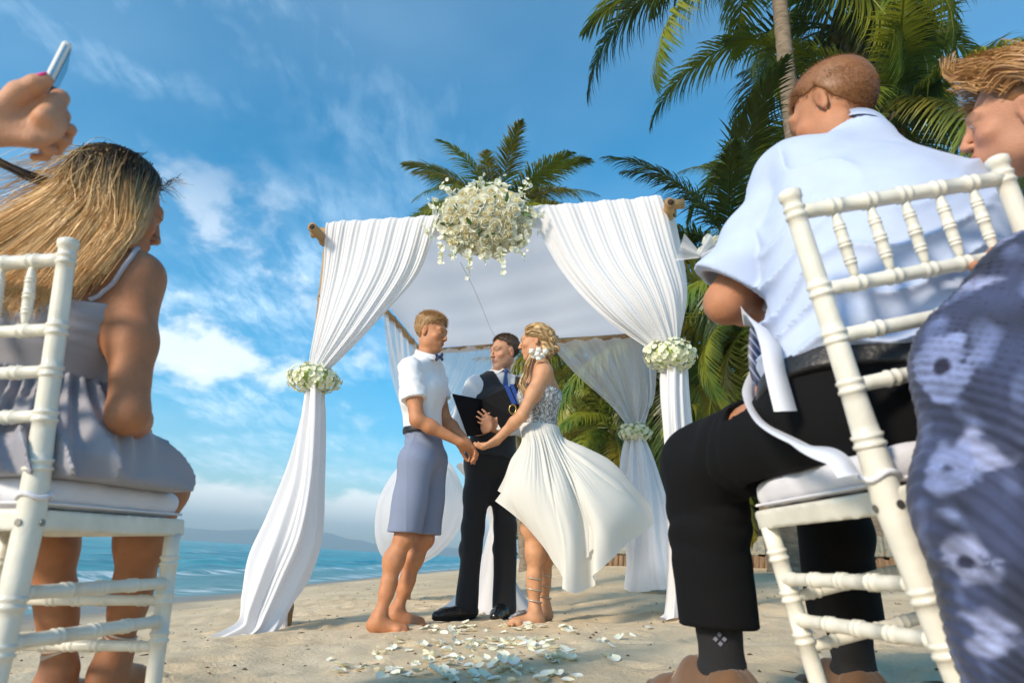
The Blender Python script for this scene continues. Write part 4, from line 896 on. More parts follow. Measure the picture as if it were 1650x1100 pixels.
# front left drape: along the beam, tied at the flowers, then blowing to the sea
drape([[(526, 377, 4.22), (520, 440, 4.22), (508, 520, 4.26), (499, 580, 4.28), (496, 608, 4.28)],
       [(560, 374, 4.20), (545, 440, 4.16), (525, 520, 4.18), (507, 580, 4.24), (500, 608, 4.24)],
       [(605, 372, 4.18), (585, 440, 4.10), (550, 520, 4.12), (515, 585, 4.20), (504, 608, 4.22)],
       [(655, 369, 4.15), (630, 440, 4.08), (580, 522, 4.12), (524, 590, 4.21), (508, 608, 4.24)],
       [(705, 366, 4.12), (676, 438, 4.12), (614, 512, 4.16), (540, 588, 4.26), (513, 608, 4.28)]], M_drape, wrap=True, seed=1, A=.0075, fq=8, A2=.0028, f2=29, nu=240)
drape([[(496, 606, 4.30), (484, 670, 4.28), (462, 750, 4.22), (430, 830, 4.16), (402, 895, 4.10), (394, 955, 4.06), (388, 1004, 4.02), (334, 1035, 3.92)],
       [(499, 606, 4.24), (490, 680, 4.20), (478, 770, 4.12), (452, 850, 4.05), (425, 920, 4.0), (408, 975, 3.98), (398, 1012, 3.97), (352, 1037, 3.90)],
       [(507, 606, 4.22), (502, 690, 4.16), (494, 780, 4.08), (478, 860, 4.02), (448, 930, 4.0), (425, 985, 3.98), (410, 1016, 3.96), (374, 1036, 3.91)],
       [(514, 606, 4.25), (514, 690, 4.24), (510, 780, 4.18), (504, 870, 4.12), (478, 936, 4.10), (452, 980, 4.08), (432, 1016, 4.02), (392, 1032, 3.93)],
       [(515, 606, 4.32), (517, 680, 4.34), (513, 780, 4.32), (508, 860, 4.28), (492, 920, 4.24), (466, 962, 4.2), (442, 1008, 4.1), (400, 1028, 3.96)]], M_drape, seed=2, A=.026, fq=4, A2=.006, f2=13, nu=160, nv=160)
drape([[(452, 900, 4.40), (446, 960, 4.40), (440, 1004, 4.38), (436, 1010, 4.36)], [(462, 900, 4.30), (458, 960, 4.28), (452, 1008, 4.26), (450, 1014, 4.22)], [(474, 900, 4.36), (470, 960, 4.36), (468, 1004, 4.34), (470, 1010, 4.3)], [(464, 900, 4.44), (460, 960, 4.44), (458, 1002, 4.42), (458, 1006, 4.42)]], M_drape, 'post_wrap', seed=3, A=.008, fq=6, A2=.003, nu=60, nv=30, closed=True)
# front right drape
drape([[(850, 352, 4.02), (900, 430, 3.96), (965, 505, 3.94), (1032, 552, 3.98), (1072, 574, 4.02)],
       [(905, 349, 4.00), (945, 420, 3.90), (1000, 495, 3.86), (1050, 548, 3.94), (1076, 574, 3.98)],
       [(960, 344, 3.98), (995, 415, 3.86), (1035, 480, 3.84), (1066, 545, 3.92), (1080, 574, 3.96)],
       [(1015, 340, 3.96), (1045, 410, 3.84), (1068, 480, 3.84), (1082, 542, 3.92), (1085, 574, 3.97)],
       [(1058, 335, 3.94), (1082, 400, 3.88), (1098, 470, 3.90), (1092, 540, 3.97), (1089, 574, 4.00)],
       [(1080, 350, 4.10), (1098, 400, 4.08), (1106, 470, 4.06), (1096, 540, 4.06), (1090, 574, 4.04)]], M_drape, wrap=True, seed=4, A=.008, fq=8, A2=.0028, f2=31, nu=250)
drape([[(1066, 575, 4.04), (1066, 640, 4.0), (1072, 720, 3.98), (1078, 820, 4.0), (1080, 910, 4.02), (1074, 990, 4.0), (1064, 998, 3.95)], [(1084, 575, 3.96), (1086, 640, 3.9), (1092, 720, 3.90), (1100, 820, 3.92), (1104, 910, 3.94), (1100, 994, 3.92)],
       [(1104, 575, 4.02), (1106, 640, 3.98), (1114, 720, 4.0), (1126, 820, 4.02), (1134, 910, 4.04), (1128, 994, 4.0)], [(1088, 575, 4.09), (1090, 640, 4.10), (1098, 720, 4.12), (1106, 820, 4.14), (1112, 910, 4.16), (1108, 990, 4.14)]], M_drape, seed=5, A=.012, fq=8, A2=.004, f2=21, nu=120, nv=110, closed=True)
# back right drape, sheer
drape([[(884, 552, 6.70), (925, 600, 6.66), (975, 645, 6.64), (1010, 680, 6.68), (1020, 698, 6.70)], [(925, 549, 6.68), (960, 600, 6.60), (995, 645, 6.60), (1017, 680, 6.66), (1023, 698, 6.68)],
       [(975, 546, 6.66), (997, 600, 6.56), (1012, 645, 6.58), (1023, 680, 6.66), (1025, 698, 6.68)], [(1030, 542, 6.64), (1040, 600, 6.60), (1044, 645, 6.62), (1034, 680, 6.68), (1028, 698, 6.7)], [(1050, 546, 6.45), (1052, 600, 6.5), (1050, 645, 6.6), (1038, 680, 6.7), (1030, 698, 6.74)]], M_sheer, seed=6, A=.025, fq=6, A2=.008, f2=19, nu=130, nv=70)
drape([[(1016, 698, 6.72), (1004, 740, 6.70), (1000, 800, 6.6), (1006, 850, 6.6), (1016, 900, 6.66), (1014, 950, 6.7)], [(1020, 698, 6.66), (1018, 740, 6.58), (1022, 800, 6.5), (1030, 860, 6.5), (1028, 910, 6.58), (1022, 953, 6.6)],
       [(1026, 698, 6.66), (1038, 740, 6.56), (1050, 800, 6.4), (1058, 860, 6.3), (1066, 920, 6.2), (1074, 948, 6.2)], [(1032, 698, 6.7), (1052, 740, 6.6), (1072, 800, 6.4), (1088, 860, 6.3), (1094, 920, 6.2), (1092, 950, 6.2)],
       [(1028, 698, 6.76), (1036, 740, 6.76), (1042, 800, 6.74), (1044, 860, 6.76), (1040, 905, 6.8), (1034, 950, 6.8)]], M_drape, seed=7, A=.03, fq=5, A2=.010, f2=15, nu=140, nv=90, closed=True)
# back left: side panel, back panel, and the end blown up like a balloon behind the groom
drape([[(620, 503, 5.55), (628, 560, 5.6), (640, 620, 5.8), (660, 690, 6.4), (672, 730, 6.7)], [(640, 524, 5.95), (645, 580, 5.95), (655, 630, 6.1), (668, 690, 6.5), (676, 730, 6.7)], [(660, 546, 6.35), (662, 600, 6.35), (668, 650, 6.4), (674, 700, 6.6), (679, 730, 6.7)], [(681, 566, 6.78), (682, 610, 6.7), (681, 660, 6.7), (681, 700, 6.7), (682, 730, 6.72)]], M_sheer, seed=8, A=.018, fq=6, A2=.006, nu=90, nv=60)
drape([[(682, 566, 6.74), (682, 610, 6.66), (681, 660, 6.66), (681, 700, 6.7), (680, 732, 6.7)], [(735, 562, 6.70), (725, 610, 6.60), (706, 660, 6.6), (692, 700, 6.66), (684, 732, 6.68)], [(790, 559, 6.68), (768, 615, 6.56), (735, 665, 6.56), (705, 706, 6.64), (687, 732, 6.7)], [(842, 555, 6.68), (812, 622, 6.58), (770, 670, 6.58), (725, 700, 6.66), (690, 734, 6.72)]], M_sheer, seed=9, A=.025, fq=5, A2=.008, f2=17, nu=120, nv=70)
drape([[(676, 730, 6.7), (640, 755, 6.6), (612, 800, 6.5), (606, 850, 6.5), (618, 890, 6.55), (645, 912, 6.65), (652, 950, 6.75)], [(680, 730, 6.6), (660, 752, 6.2), (640, 805, 5.95), (640, 860, 5.95), (650, 895, 6.2), (656, 925, 6.5), (654, 950, 6.7)],
       [(684, 730, 6.6), (700, 752, 6.2), (706, 800, 5.95), (700, 850, 5.98), (684, 888, 6.2), (664, 925, 6.5), (657, 952, 6.7)], [(688, 732, 6.7), (722, 755, 6.6), (742, 805, 6.5), (734, 850, 6.5), (706, 888, 6.55), (670, 915, 6.6), (660, 950, 6.75)],
       [(682, 734, 6.78), (682, 760, 6.8), (684, 810, 6.85), (680, 855, 6.85), (668, 890, 6.8), (662, 920, 6.8), (657, 952, 6.8)]], M_sheer, seed=10, A=.030, fq=3, A2=.012, f2=11, nu=160, nv=100, closed=True)
# ------------------------------------------------------------------ FLOWERS
M_pet = mat('cream_rose_petal', (.94, .93, .82), .6, transl=.42, attr=False, var=.08, vscale=30)
M_core = mat('rose_heart', (.92, .84, .56), .6, transl=.15)
M_hyd = mat('cream_hydrangea', (.84, .83, .66), .65, transl=.2, var=.08, vscale=60, hue=(.76, .79, .50))
M_leaf = mat('green_leaf', (.08, .16, .035), .5, var=.35, vscale=20, transl=.2); M_bud = mat('green_bud', (.45, .55, .16), .5, var=.2, vscale=30)
def petal_grid(w, l, cup, n=4, roll=0., blunt=False):
    V = []
    for i in range(n + 1):
        t = i / n
        for j in range(n + 1):
            s = (j / n - .5) * 2; ww = w * (math.sin(math.pi * (.10 + .60 * t)) if blunt else math.sin(math.pi * min(.93, .16 + .74 * t))); x = s * ww; V.append([x, cup * (s * s) * -.5 * w + roll * t * t * l, t * l * (1 - .12 * s * s)])
    return np.array(V), [(i * (n + 1) + j, i * (n + 1) + j + 1, (i + 1) * (n + 1) + j + 1, (i + 1) * (n + 1) + j) for i in range(n) for j in range(n)]
def rose_mesh(seed, m=M_pet):
    r = np.random.default_rng(seed); parts = []
    for ring, (n, rad, lean, w, l) in enumerate(((2, .003, -.30, .013, .030), (3, .006, -.12, .018, .033), (4, .010, .12, .023, .034), (5, .014, .42, .027, .034), (6, .018, .85, .028, .032))):
        a0 = r.uniform(0, 6)
        for k in range(n):
            a = a0 + 6.283 * k / n + r.normal() * .1; V, F = petal_grid(w, l, 1.1, 3, .10 + .22 * (ring > 2), True); ln = lean + r.normal() * .08; c, s = math.cos(ln), math.sin(ln)
            V = np.stack([V[:, 0], V[:, 1] * c + V[:, 2] * s, -V[:, 1] * s + V[:, 2] * c], 1) + [0, rad, -.004 * ring]; c, s = math.cos(a), math.sin(a); V = np.stack([V[:, 0] * c - V[:, 1] * s, V[:, 0] * s + V[:, 1] * c, V[:, 2]], 1); parts.append((V, F))
    parts.append(sphere((0, 0, .006), (.015, .015, .014), 6, 10)); V, F = weld(parts); V[:, 2] -= .02; me = newmesh('rose', V, F); me.materials.append(m); me.materials.append(M_core)  # plain ball added inside each rose to brighten the dark gaps
    n0 = sum(len(p[1]) for p in parts[:5]); 
    for i in range(n0): me.polygons[i].material_index = 1
    return me
def floret_mesh(seed, m, R=.019, np_=4):
    r = np.random.default_rng(seed); parts = []
    for k in range(np_):
        V, F = petal_grid(R * .60, R, .5, 3, .1, True); ln = 1.15 + r.normal() * .15; c, s = math.cos(ln), math.sin(ln); V = np.stack([V[:, 0], V[:, 1] * c + V[:, 2] * s, -V[:, 1] * s + V[:, 2] * c], 1)
        a = 6.283 * k / np_ + r.normal() * .1; c, s = math.cos(a), math.sin(a); parts.append((np.stack([V[:, 0] * c - V[:, 1] * s, V[:, 0] * s + V[:, 1] * c, V[:, 2]], 1), F))
    V, F = weld(parts); me = newmesh('floret', V, F); me.materials.append(m); return me
def leaf_mesh(w, l, m, name='leaf'):
    V, F = petal_grid(w, l, .6, 4, -.25); me = newmesh(name, V, F); me.materials.append(m); return me
roses = [rose_mesh(i) for i in range(4)]; florets = [floret_mesh(i, M_hyd) for i in range(3)]; orchids = [floret_mesh(20 + i, M_pet, .026, 5) for i in range(2)]; lf_me = leaf_mesh(.014, .06, M_leaf)
def put(name, me, parent, c, d, s=1., spin=0.):
    o = bpy.data.objects.new(name, me); COL.objects.link(o); o.parent = parent; q = Vector(d).to_track_quat('Z', 'Y') @ __import__('mathutils').Quaternion((0, 0, 1), spin)
    o.rotation_mode = 'QUATERNION'; o.rotation_quaternion = q; o.scale = (s,) * 3; o.location = Vector(c) - (Vector(parent.location) if parent else Vector()); return o
def flower_band(c, rx, ry, rz, n, seed, label, s=1.):
    r = np.random.default_rng(seed); root = empty('flower_band', c, label, 'flowers', 'hydrangea bands tying the drapes'); b = sphere((0, 0, 0), (rx * .72, ry * .72, rz * .7), 10, 16); mk('moss_base', b[0] + c, b[1], M_bud, root)
    for i in range(n):
        t = math.acos(1 - 2 * (i + .5) / n); a = i * 2.39996 + r.normal() * .1; d = np.array([math.sin(t) * math.cos(a), math.sin(t) * math.sin(a), math.cos(t)]); k = r.uniform(.82, 1.1)
        p = c + d * (rx * k, ry * k, rz * k); put('floret', florets[i % 3], root, p, norm(d / (rx, ry, rz) + r.normal(size=3) * 1.2), s * r.uniform(.85, 1.3), r.uniform(0, 6))
flower_band(P(505, 610, 4.25), .160, .13, .090, 190, 1, 'cream hydrangea band tying the front left drape against the sky')
flower_band(P(1079, 573, 3.98), .150, .13, .095, 190, 2, 'cream hydrangea band tying the front right drape beside the palms')
flower_band(P(1024, 697, 6.68), .155, .13, .100, 150, 3, 'farthest cream hydrangea band, tying the sheer back right drape', 1.1)
bc = P(783, 362, 3.98); bq = empty('flower_arrangement', bc, 'large arrangement of cream roses and trailing orchids on the front beam', 'flowers')
M_fb = mat('bouquet_greens', (.42, .48, .24), .7, var=.5, vscale=40, bump=1., bscale=60); b = sphere(bc, (.285, .155, .215), 14, 24); mk('foliage_base', b[0], b[1], M_fb, bq); r = np.random.default_rng(8)
for i in range(430):
    a = r.uniform(0, 6.283); q = math.sqrt(r.random()); d = np.array([math.cos(a) * q, 0, math.sin(a) * q]); d[1] = -math.sqrt(max(0, 1 - q * q)); 
    if i < 150: q = .97 * math.sqrt((i + .5) / 150); a = i * 2.39996; d = np.array([math.cos(a) * q, -math.sqrt(1 - q * q), math.sin(a) * q]); p = bc + d * (.305, .19, .235) + r.normal(size=3) * .012; put('rose', roses[i % 4], bq, p, norm(d + r.normal(size=3) * .16 + [0, -.45, -.1]), r.uniform(1.05, 1.35), r.uniform(0, 6))
    elif i < 200: q = r.uniform(.85, 1.0); d = np.array([math.cos(a) * q, -math.sqrt(1 - q * q), math.sin(a) * q]); k = r.uniform(.95, 1.12); put('orchid', orchids[i % 2], bq, bc + d * (.315 * k, .2 * k, .25 * k), norm(d + r.normal(size=3) * .4), r.uniform(.7, 1.2), r.uniform(0, 6))
    elif i < 222: k = r.uniform(.92, 1.16); put('leaf', lf_me, bq, bc + d * (.29 * k, .18 * k, .22 * k), norm(d + r.normal(size=3) * .5), r.uniform(.6, 1.2), r.uniform(0, 6))
    elif i < 300: q = r.uniform(.8, 1.0); d = np.array([math.cos(a) * q, -math.sqrt(1 - q * q), math.sin(a) * q]); k = r.uniform(.95, 1.1); put('floret', florets[i % 3], bq, bc + d * (.31 * k, .2 * k, .24 * k), norm(d + r.normal(size=3) * .5), r.uniform(.6, .9), r.uniform(0, 6))
for i, (x0, y0, x1, y1) in enumerate(((712, 395, 712, 424), (726, 402, 730, 420), (755, 410, 756, 440), (780, 412, 782, 424), (808, 405, 810, 446), (822, 398, 846, 414), (700, 340, 696, 318), (722, 312, 712, 296), (770, 296, 776, 288), (800, 298, 808, 286), (836, 318, 856, 292), (690, 380, 684, 366), (860, 350, 870, 342), (838, 385, 850, 396))):
    a, b_ = P(x0, y0, 3.86), P(x1, y1, 3.88); v, f = tube(crom([a, (a + b_) / 2 + (0, -.01, .01), b_], 8), .0025, 4); mk('stem', v, f, M_bud, bq)
    n = int(3 + np.linalg.norm(b_ - a) * 60)
    for k in range(n): t = k / max(1, n - 1); p = a + (b_ - a) * t + r.normal(size=3) * .012; put('orchid', orchids[k % 2], bq, p, norm(r.normal(size=3) + [0, -1.2, 0]), (1.0 - .4 * t) * r.uniform(.7, 1), r.uniform(0, 6))
# flowers in the bride's hair
hf_ = empty('hair_flowers', P(868, 569, 3.88), 'cluster of white blossoms pinned in the hair behind the bride\'s ear', 'flowers'); M_wf = mat('white_blossom', (.85, .83, .76), .6, transl=.2); wf = [rose_mesh(40 + i, M_wf) for i in range(2)]
for i, (x, y) in enumerate(((860, 573), (874, 573), (868, 564), (879, 566), (857, 566), (868, 577), (866, 571))):
    V, F = sphere((0, 0, 0), (.019, .019, .013), 8, 15); V *= (1 + .16 * np.cos(5 * np.arctan2(V[:, 1], V[:, 0])))[:, None]; me = newmesh('blossom', V, F); me.materials.append(M_wf); put('blossom', me, hf_, P(x, y, 3.85 - .006 * i), norm(np.array([r.normal() * .4, -1, r.normal() * .4])), 1., r.uniform(0, 6))
# ------------------------------------------------------------------ petals on the sand
def ground(px, py):
    lo, hi = .8, 60.
    d = P(px, py, 1.)
    ys = np.geomspace(.9, 60, 500); z = sand_z(d[0] * ys, ys); k = np.argmax(d[2] * ys < z); return np.array([d[0] * ys[k], ys[k], z[k]])
M_p1 = mat('fallen_petal', (.88, .86, .78), .6, transl=.12, var=.06, vscale=18, hue=(.84, .83, .62))
pet_me = []
for i in range(5):
    rr_ = np.random.default_rng(90 + i); V, F = petal_grid(.020, .040, .7, 4, .10 + .12 * rr_.random(), True); V = V[:, [0, 2, 1]] * (1, 1, -1); V[:, 1] -= .023; V[:, 2] += .10 * (V[:, 1] ** 2) / .023 - .002 + rr_.normal(size=len(V)) * .0008; me = newmesh('petal', V, F); me.materials.append(M_p1); pet_me.append(me)
r = np.random.default_rng(19); spots = []
clus = [(740, 1016, 55, 6, 30), (840, 1010, 20, 4, 18), (915, 1015, 10, 4, 12), (760, 1040, 60, 9, 42), (850, 1038, 45, 8, 34), (900, 1060, 22, 7, 20), (700, 1062, 40, 8, 22), (805, 1066, 40, 8, 20), (720, 1085, 30, 8, 12), (620, 1050, 22, 9, 7), (560, 1078, 40, 10, 8), (640, 1088, 30, 9, 9), (900, 1096, 35, 6, 8), (780, 1090, 60, 8, 12), (980, 1040, 60, 22, 9), (655, 1035, 18, 6, 6)]
for cx_, cy_, sx2, sy2, n in clus:
    for _ in range(n): spots.append((r.normal(cx_, sx2 * .62), r.normal(cy_, sy2 * .75)))
for k, (x, y) in enumerate(spots[:290]):
    g_ = ground(x, min(max(y, 1003), 1125)); o = bpy.data.objects.new('petal', pet_me[k % 5]); COL.objects.link(o); o.location = (g_[0], g_[1], g_[2] + .005 + .012 * r.random() * (k % 3 == 0)); o.rotation_euler = (r.normal() * .2, r.normal() * .2, r.uniform(0, 6.28)); sc_ = r.uniform(.72, 1.18); o.scale = (sc_,) * 3
    tag(o, 'pale rose petal lying loose on the sand before the couple', 'petal', 'rose petals scattered on the sand')
# ------------------------------------------------------------------ small table behind the officiant
tb = P(790, 985, 5.15); tz = sz(tb[0], 5.15); troot = empty('cocktail_table', (tb[0], 5.15, tz), 'tall table under a pinched white cloth behind the officiant', 'table')
prof = [(.0, .32), (.05, .26), (.30, .11), (.52, .055), (.62, .05), (.80, .13), (.98, .30), (1.01, .315), (1.02, .30), (1.022, .0)]
pp_ = crom(np.array([(z, r_, 0) for z, r_ in prof[:8]]), 40); rings = [(q[0], q[1]) for q in pp_] + [(1.02, .30), (1.022, .15), (1.022, .005)]; V = []; n = 64
for z, r_ in rings:
    for j in range(n): a = 6.283 * j / n; k = 1 + .10 * math.cos(4 * a) * (z < .3) * (1 - z / .3) + .03 * math.sin(a * 11 + z * 3) * (z < 1); V.append([tb[0] + r_ * k * math.cos(a), 5.15 + r_ * k * math.sin(a), tz + z * .985])
F = [(i * n + j, i * n + (j + 1) % n, (i + 1) * n + (j + 1) % n, (i + 1) * n + j) for i in range(len(rings) - 1) for j in range(n)]; mk('tablecloth', V, F, M_drape, troot)
v, f = tube([[tb[0], 5.15, tz + .0], [tb[0], 5.15, tz + 1.0]], .03, 10); mk('table_leg', v, f, M_dark, troot)
# ================================================================== VEGETATION
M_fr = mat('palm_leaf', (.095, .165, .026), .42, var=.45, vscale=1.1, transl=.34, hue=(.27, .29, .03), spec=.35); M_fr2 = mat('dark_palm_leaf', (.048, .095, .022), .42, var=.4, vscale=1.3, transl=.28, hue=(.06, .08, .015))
M_fr3 = mat('yellow_green_palm_leaf', (.17, .22, .03), .42, var=.4, vscale=1.6, transl=.36, hue=(.24, .21, .03)); M_dry = mat('dry_palm_leaf', (.24, .15, .06), .8, var=.4, vscale=3, transl=.2)  # yellow green leaf colour, and brown for dry fronds
M_trunk = mat('palm_bark', (.20, .155, .11), .9, var=.35, vscale=6, bump=.8, bscale=14, stretch=(1, 1, 3.5))
M_coco = mat('coconut', (.20, .17, .05), .5, var=.3, vscale=8)
def frond_mesh(seed, m, L=4.2, droop=1., nl=92, ll=.95, tw=.0, width=.046):
    r = np.random.default_rng(seed); n = 40; t = np.linspace(0, 1, n); ang = .55 - droop * 1.5 * t ** 1.25; ds = L / (n - 1)
    x = np.concatenate([[0], np.cumsum(np.cos(ang[:-1]) * ds)]); z = np.concatenate([[0], np.cumsum(np.sin(ang[:-1]) * ds)]); y = .25 * tw * L * t ** 2; R_ = np.stack([x, y, z], 1)
    tg = np.gradient(R_, axis=0); tg /= np.linalg.norm(tg, axis=1)[:, None]; parts = [tube(R_[::3], np.linspace(.030, .004, len(R_[::3])), 5)]
    V = []; F = []; 
    for side in (-1, 1):
        for k in range(nl):
            u = .12 + .88 * (k + r.uniform(-.3, .3)) / nl; u = min(max(u, .08), .999); i = u * (n - 1); j = min(int(i), n - 2); p = R_[j] * (1 - i + j) + R_[j + 1] * (i - j); T = tg[j]
            l = ll * (math.sin(math.pi * min(1, .16 + u * .80)) ** .7) * r.uniform(.85, 1.1) * (1 if u < .93 else .7); s = np.array([0, side, 0.]); N = norm(np.cross(T, s)) * side * (1 if True else 1); N = N if N[2] > 0 else -N
            fw = .45 + .75 * u + r.normal() * .07; d0 = norm(s * math.cos(fw) + T * math.sin(fw) + N * (.18 + r.normal() * .08)); hang = .55 + .55 * r.random()
            pts = [p]; d = d0
            for q in range(4): d = norm(d + np.array([0, 0, -1.]) * hang * (.16 + .16 * q)); pts.append(pts[-1] + d * l / 4)
            w = width * r.uniform(.8, 1.15); wd = norm(np.cross(d0, N)) ; b0 = len(V); ws = (.5, 1, .8, .5, .05)
            for q in range(5): V += [pts[q] - wd * w * ws[q] * .5, pts[q] + wd * w * ws[q] * .5]
            F += [(b0 + 2 * q, b0 + 2 * q + 1, b0 + 2 * q + 3, b0 + 2 * q + 2) for q in range(4)]
    parts.append((np.array(V), F)); V, F = weld(parts); me = newmesh('frond', V, F, False); me.materials.append(m); return me
FM = {}
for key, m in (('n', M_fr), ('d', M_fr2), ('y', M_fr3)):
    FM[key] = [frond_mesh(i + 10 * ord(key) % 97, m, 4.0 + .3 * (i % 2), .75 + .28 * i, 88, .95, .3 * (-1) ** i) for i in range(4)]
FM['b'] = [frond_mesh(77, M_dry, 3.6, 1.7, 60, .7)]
def palm(crown, base, n, keys, label, s=1., tr=.15, seed=0, up=(0, 0, 1), lo=-.7, hi=1.35, coco=0, bend=(0, 0, 0), extra=(), group='coconut palms behind the beach'):
    r = np.random.default_rng(seed); root = empty('palm_tree', base, label, 'palm tree', group); crown = np.asarray(crown, float); base = np.asarray(base, float)
    mid = (crown + base) / 2 + np.asarray(bend); c = crom([base, mid, crown], 60); k = np.arange(60); rad = (tr * (1.25 - .45 * k / 59)) * (1 + .05 * ((k % 2) * 2 - 1)); rad[0] *= 1.3
    cc = crom([base, mid, crown], 160); kk = np.arange(160); rad = tr * (1.2 - .42 * kk / 159) * (1 + .035 * np.array([(1, .4, -.6, 0)[q % 4] for q in kk])); rad[:6] *= np.linspace(1.4, 1, 6)
    v, f = tube(cc, rad, 12); mk('trunk', v, f, M_trunk, root)
    for i in range(n):
        a = i * 2.39996 + r.normal() * .15; el = hi - (hi - lo) * (i / n) ** .85; key = keys[r.integers(len(keys))]; me = FM[key][min(3, max(0, int((1.2 - el) * 1.7)))]
        addfrond(root, me, crown, a, el, s * r.uniform(.85, 1.1), r.normal() * .25)
    for a, el, key, vi, sc2 in extra: addfrond(root, FM[key][vi], crown, a, el, s * sc2, 0)
    for i in range(coco): a = r.uniform(0, 6.28); v, f = sphere(crown + np.array([math.cos(a) * .28, math.sin(a) * .28, -.35 - .25 * r.random()]), (.12, .12, .15), 8, 10); mk('coconut', v, f, M_coco, root)
    return root
def addfrond(root, me, crown, az, el, s, roll):
    o = bpy.data.objects.new('frond', me); COL.objects.link(o); o.parent = root; o.location = Vector(crown) - Vector(root.location); o.scale = (s,) * 3
    o.rotation_euler = (roll, -(el - .55), az)     # the frond leaves along +x with a built in rise of .55
def gnd(x, y): return np.array([x, y, sand_base(x, y) - .1])
c1 = P(1247, -85, 9.0); palm(c1, gnd(5.0, 9.2), 16, 'nnd', 'tall palm whose curved trunk rises behind the seated man out of the frame', 1.05, .145, 1, bend=(-.25, 0, 0), coco=0, lo=.55, extra=((math.pi * 1.02, -.52, 'n', 0, 1.0), (math.pi * .93, -.02, 'd', 1, 1.0), (.05, -.05, 'd', 2, 1.1), (-.45, -.1, 'n', 2, 1.05), (.5, .1, 'd', 3, 1.05), (-.15, -.45, 'n', 1, .85)))
c2 = P(1350, 45, 11.2); palm(c2, gnd(6.6, 11.8), 18, 'nnd', 'bushy palm crown directly above the seated man\'s head', 1.02, .14, 2, coco=7, bend=(.2, 0, 0))
c3 = P(1440, 185, 10.0); palm(c3, gnd(6.9, 10.4), 20, 'nyn', 'palm with spread yellow green fronds between the man and the red haired woman', .92, .14, 3, bend=(.1, 0, 0))
c4 = P(804, 356, 19.5); palm(c4, gnd(.8, 20), 44, 'nny', 'palm whose crown shows above the canopy behind the rose arrangement', .90, .15, 4, hi=1.15, lo=-.15)
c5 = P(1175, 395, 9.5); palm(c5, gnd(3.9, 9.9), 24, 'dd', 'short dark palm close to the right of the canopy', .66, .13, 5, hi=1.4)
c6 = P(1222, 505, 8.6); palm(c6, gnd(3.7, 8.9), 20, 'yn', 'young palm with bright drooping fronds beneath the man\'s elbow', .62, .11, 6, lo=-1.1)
c7 = P(935, 585, 17); palm(c7, gnd(2.6, 17.5), 26, 'yny', 'yellow green palm seen behind the bride\'s shoulder', .85, .13, 7, lo=-1.0)
c8 = P(1010, 600, 15); palm(c8, gnd(3.4, 15.4), 26, 'nyd', 'palm behind the sheer back right drape', .75, .12, 8, lo=-1.1)
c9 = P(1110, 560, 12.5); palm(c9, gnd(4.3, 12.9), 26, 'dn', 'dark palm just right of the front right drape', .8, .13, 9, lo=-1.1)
c10 = P(1290, 330, 15); palm(c10, gnd(7.2, 15), 18, 'nd', 'mid height palm hidden mostly behind the man\'s back', .95, .14, 10, lo=-1.1)
c11 = P(985, 690, 13.8); palm(c11, gnd(3.1, 14.6), 20, 'yn', 'low palm with its stem leaning behind the skirt of the bride', .55, .10, 11, lo=-1., bend=(-.2, 0, .3))
c12 = P(1160, 690, 12.2); palm(c12, gnd(4.6, 12.6), 22, 'ny', 'low palm behind the seated man\'s raised knee', .6, .11, 12, lo=-1.1)
c13 = P(890, 640, 22); palm(c13, gnd(2.0, 23), 24, 'yn', 'farthest low palm at the left end of the grove', .8, .13, 13, lo=-1.1)
c14 = P(1580, 420, 13); palm(c14, gnd(8.9, 13), 24, 'nd', 'palm low on the right edge behind the red haired woman', .8, .13, 14, lo=-1.1)
# a leaning stump of palm stem by the wall
# shrubs: clumps of broad leaves
SL = leaf_mesh(.05, .17, M_leaf, 'leaf')
M_sh1 = mat('shrub_leaf', (.055, .105, .022), .45, var=.45, vscale=2.4, transl=.3, hue=(.14, .17, .03)); M_twig = mat('shrub_stem', (.12, .09, .06), .9)
def shrub(c, R, n, seed, label):
    r = np.random.default_rng(seed); root = empty('shrub', (c[0], c[1], c[2]), label, 'shrub', 'shrubs behind the garden wall'); d = r.normal(size=(n, 3)); d /= np.linalg.norm(d, axis=1)[:, None]; k = r.uniform(.3, 1, n) ** .45
    lump = 1 + .28 * SNoise(seed, 1.4, 8)(d * R); p = np.asarray(c) + np.array([0, 0, R * .75]) + d * (k * lump)[:, None] * R * np.array([1.1, .9, .85]); p[:, 2] = np.maximum(p[:, 2], c[2])
    o = norm(np.array([0, 0, 1])); a = d + r.normal(size=(n, 3)) * .7 + (0, 0, -.2); a /= np.linalg.norm(a, axis=1)[:, None]; s = np.cross(a, r.normal(size=(n, 3))); s /= np.linalg.norm(s, axis=1)[:, None]; L = r.uniform(.09, .19, n)[:, None]; nrm = np.cross(a, s) * .02
    V = np.stack([p, p + a * L * .5 + s * L * .30 + nrm, p + a * L, p + a * L * .5 - s * L * .30 + nrm], 1).reshape(-1, 3); mk('foliage', V, np.arange(4 * n).reshape(n, 4), M_sh1, root, smooth=False)
    v, f = weld([tube([np.asarray(c), np.asarray(c) + np.array([math.cos(q) * R * .4, math.sin(q) * R * .4, R * .9])], [.03, .012], 5) for q in np.linspace(0, 5, 5)]); mk('stem', v, f, M_twig, root)
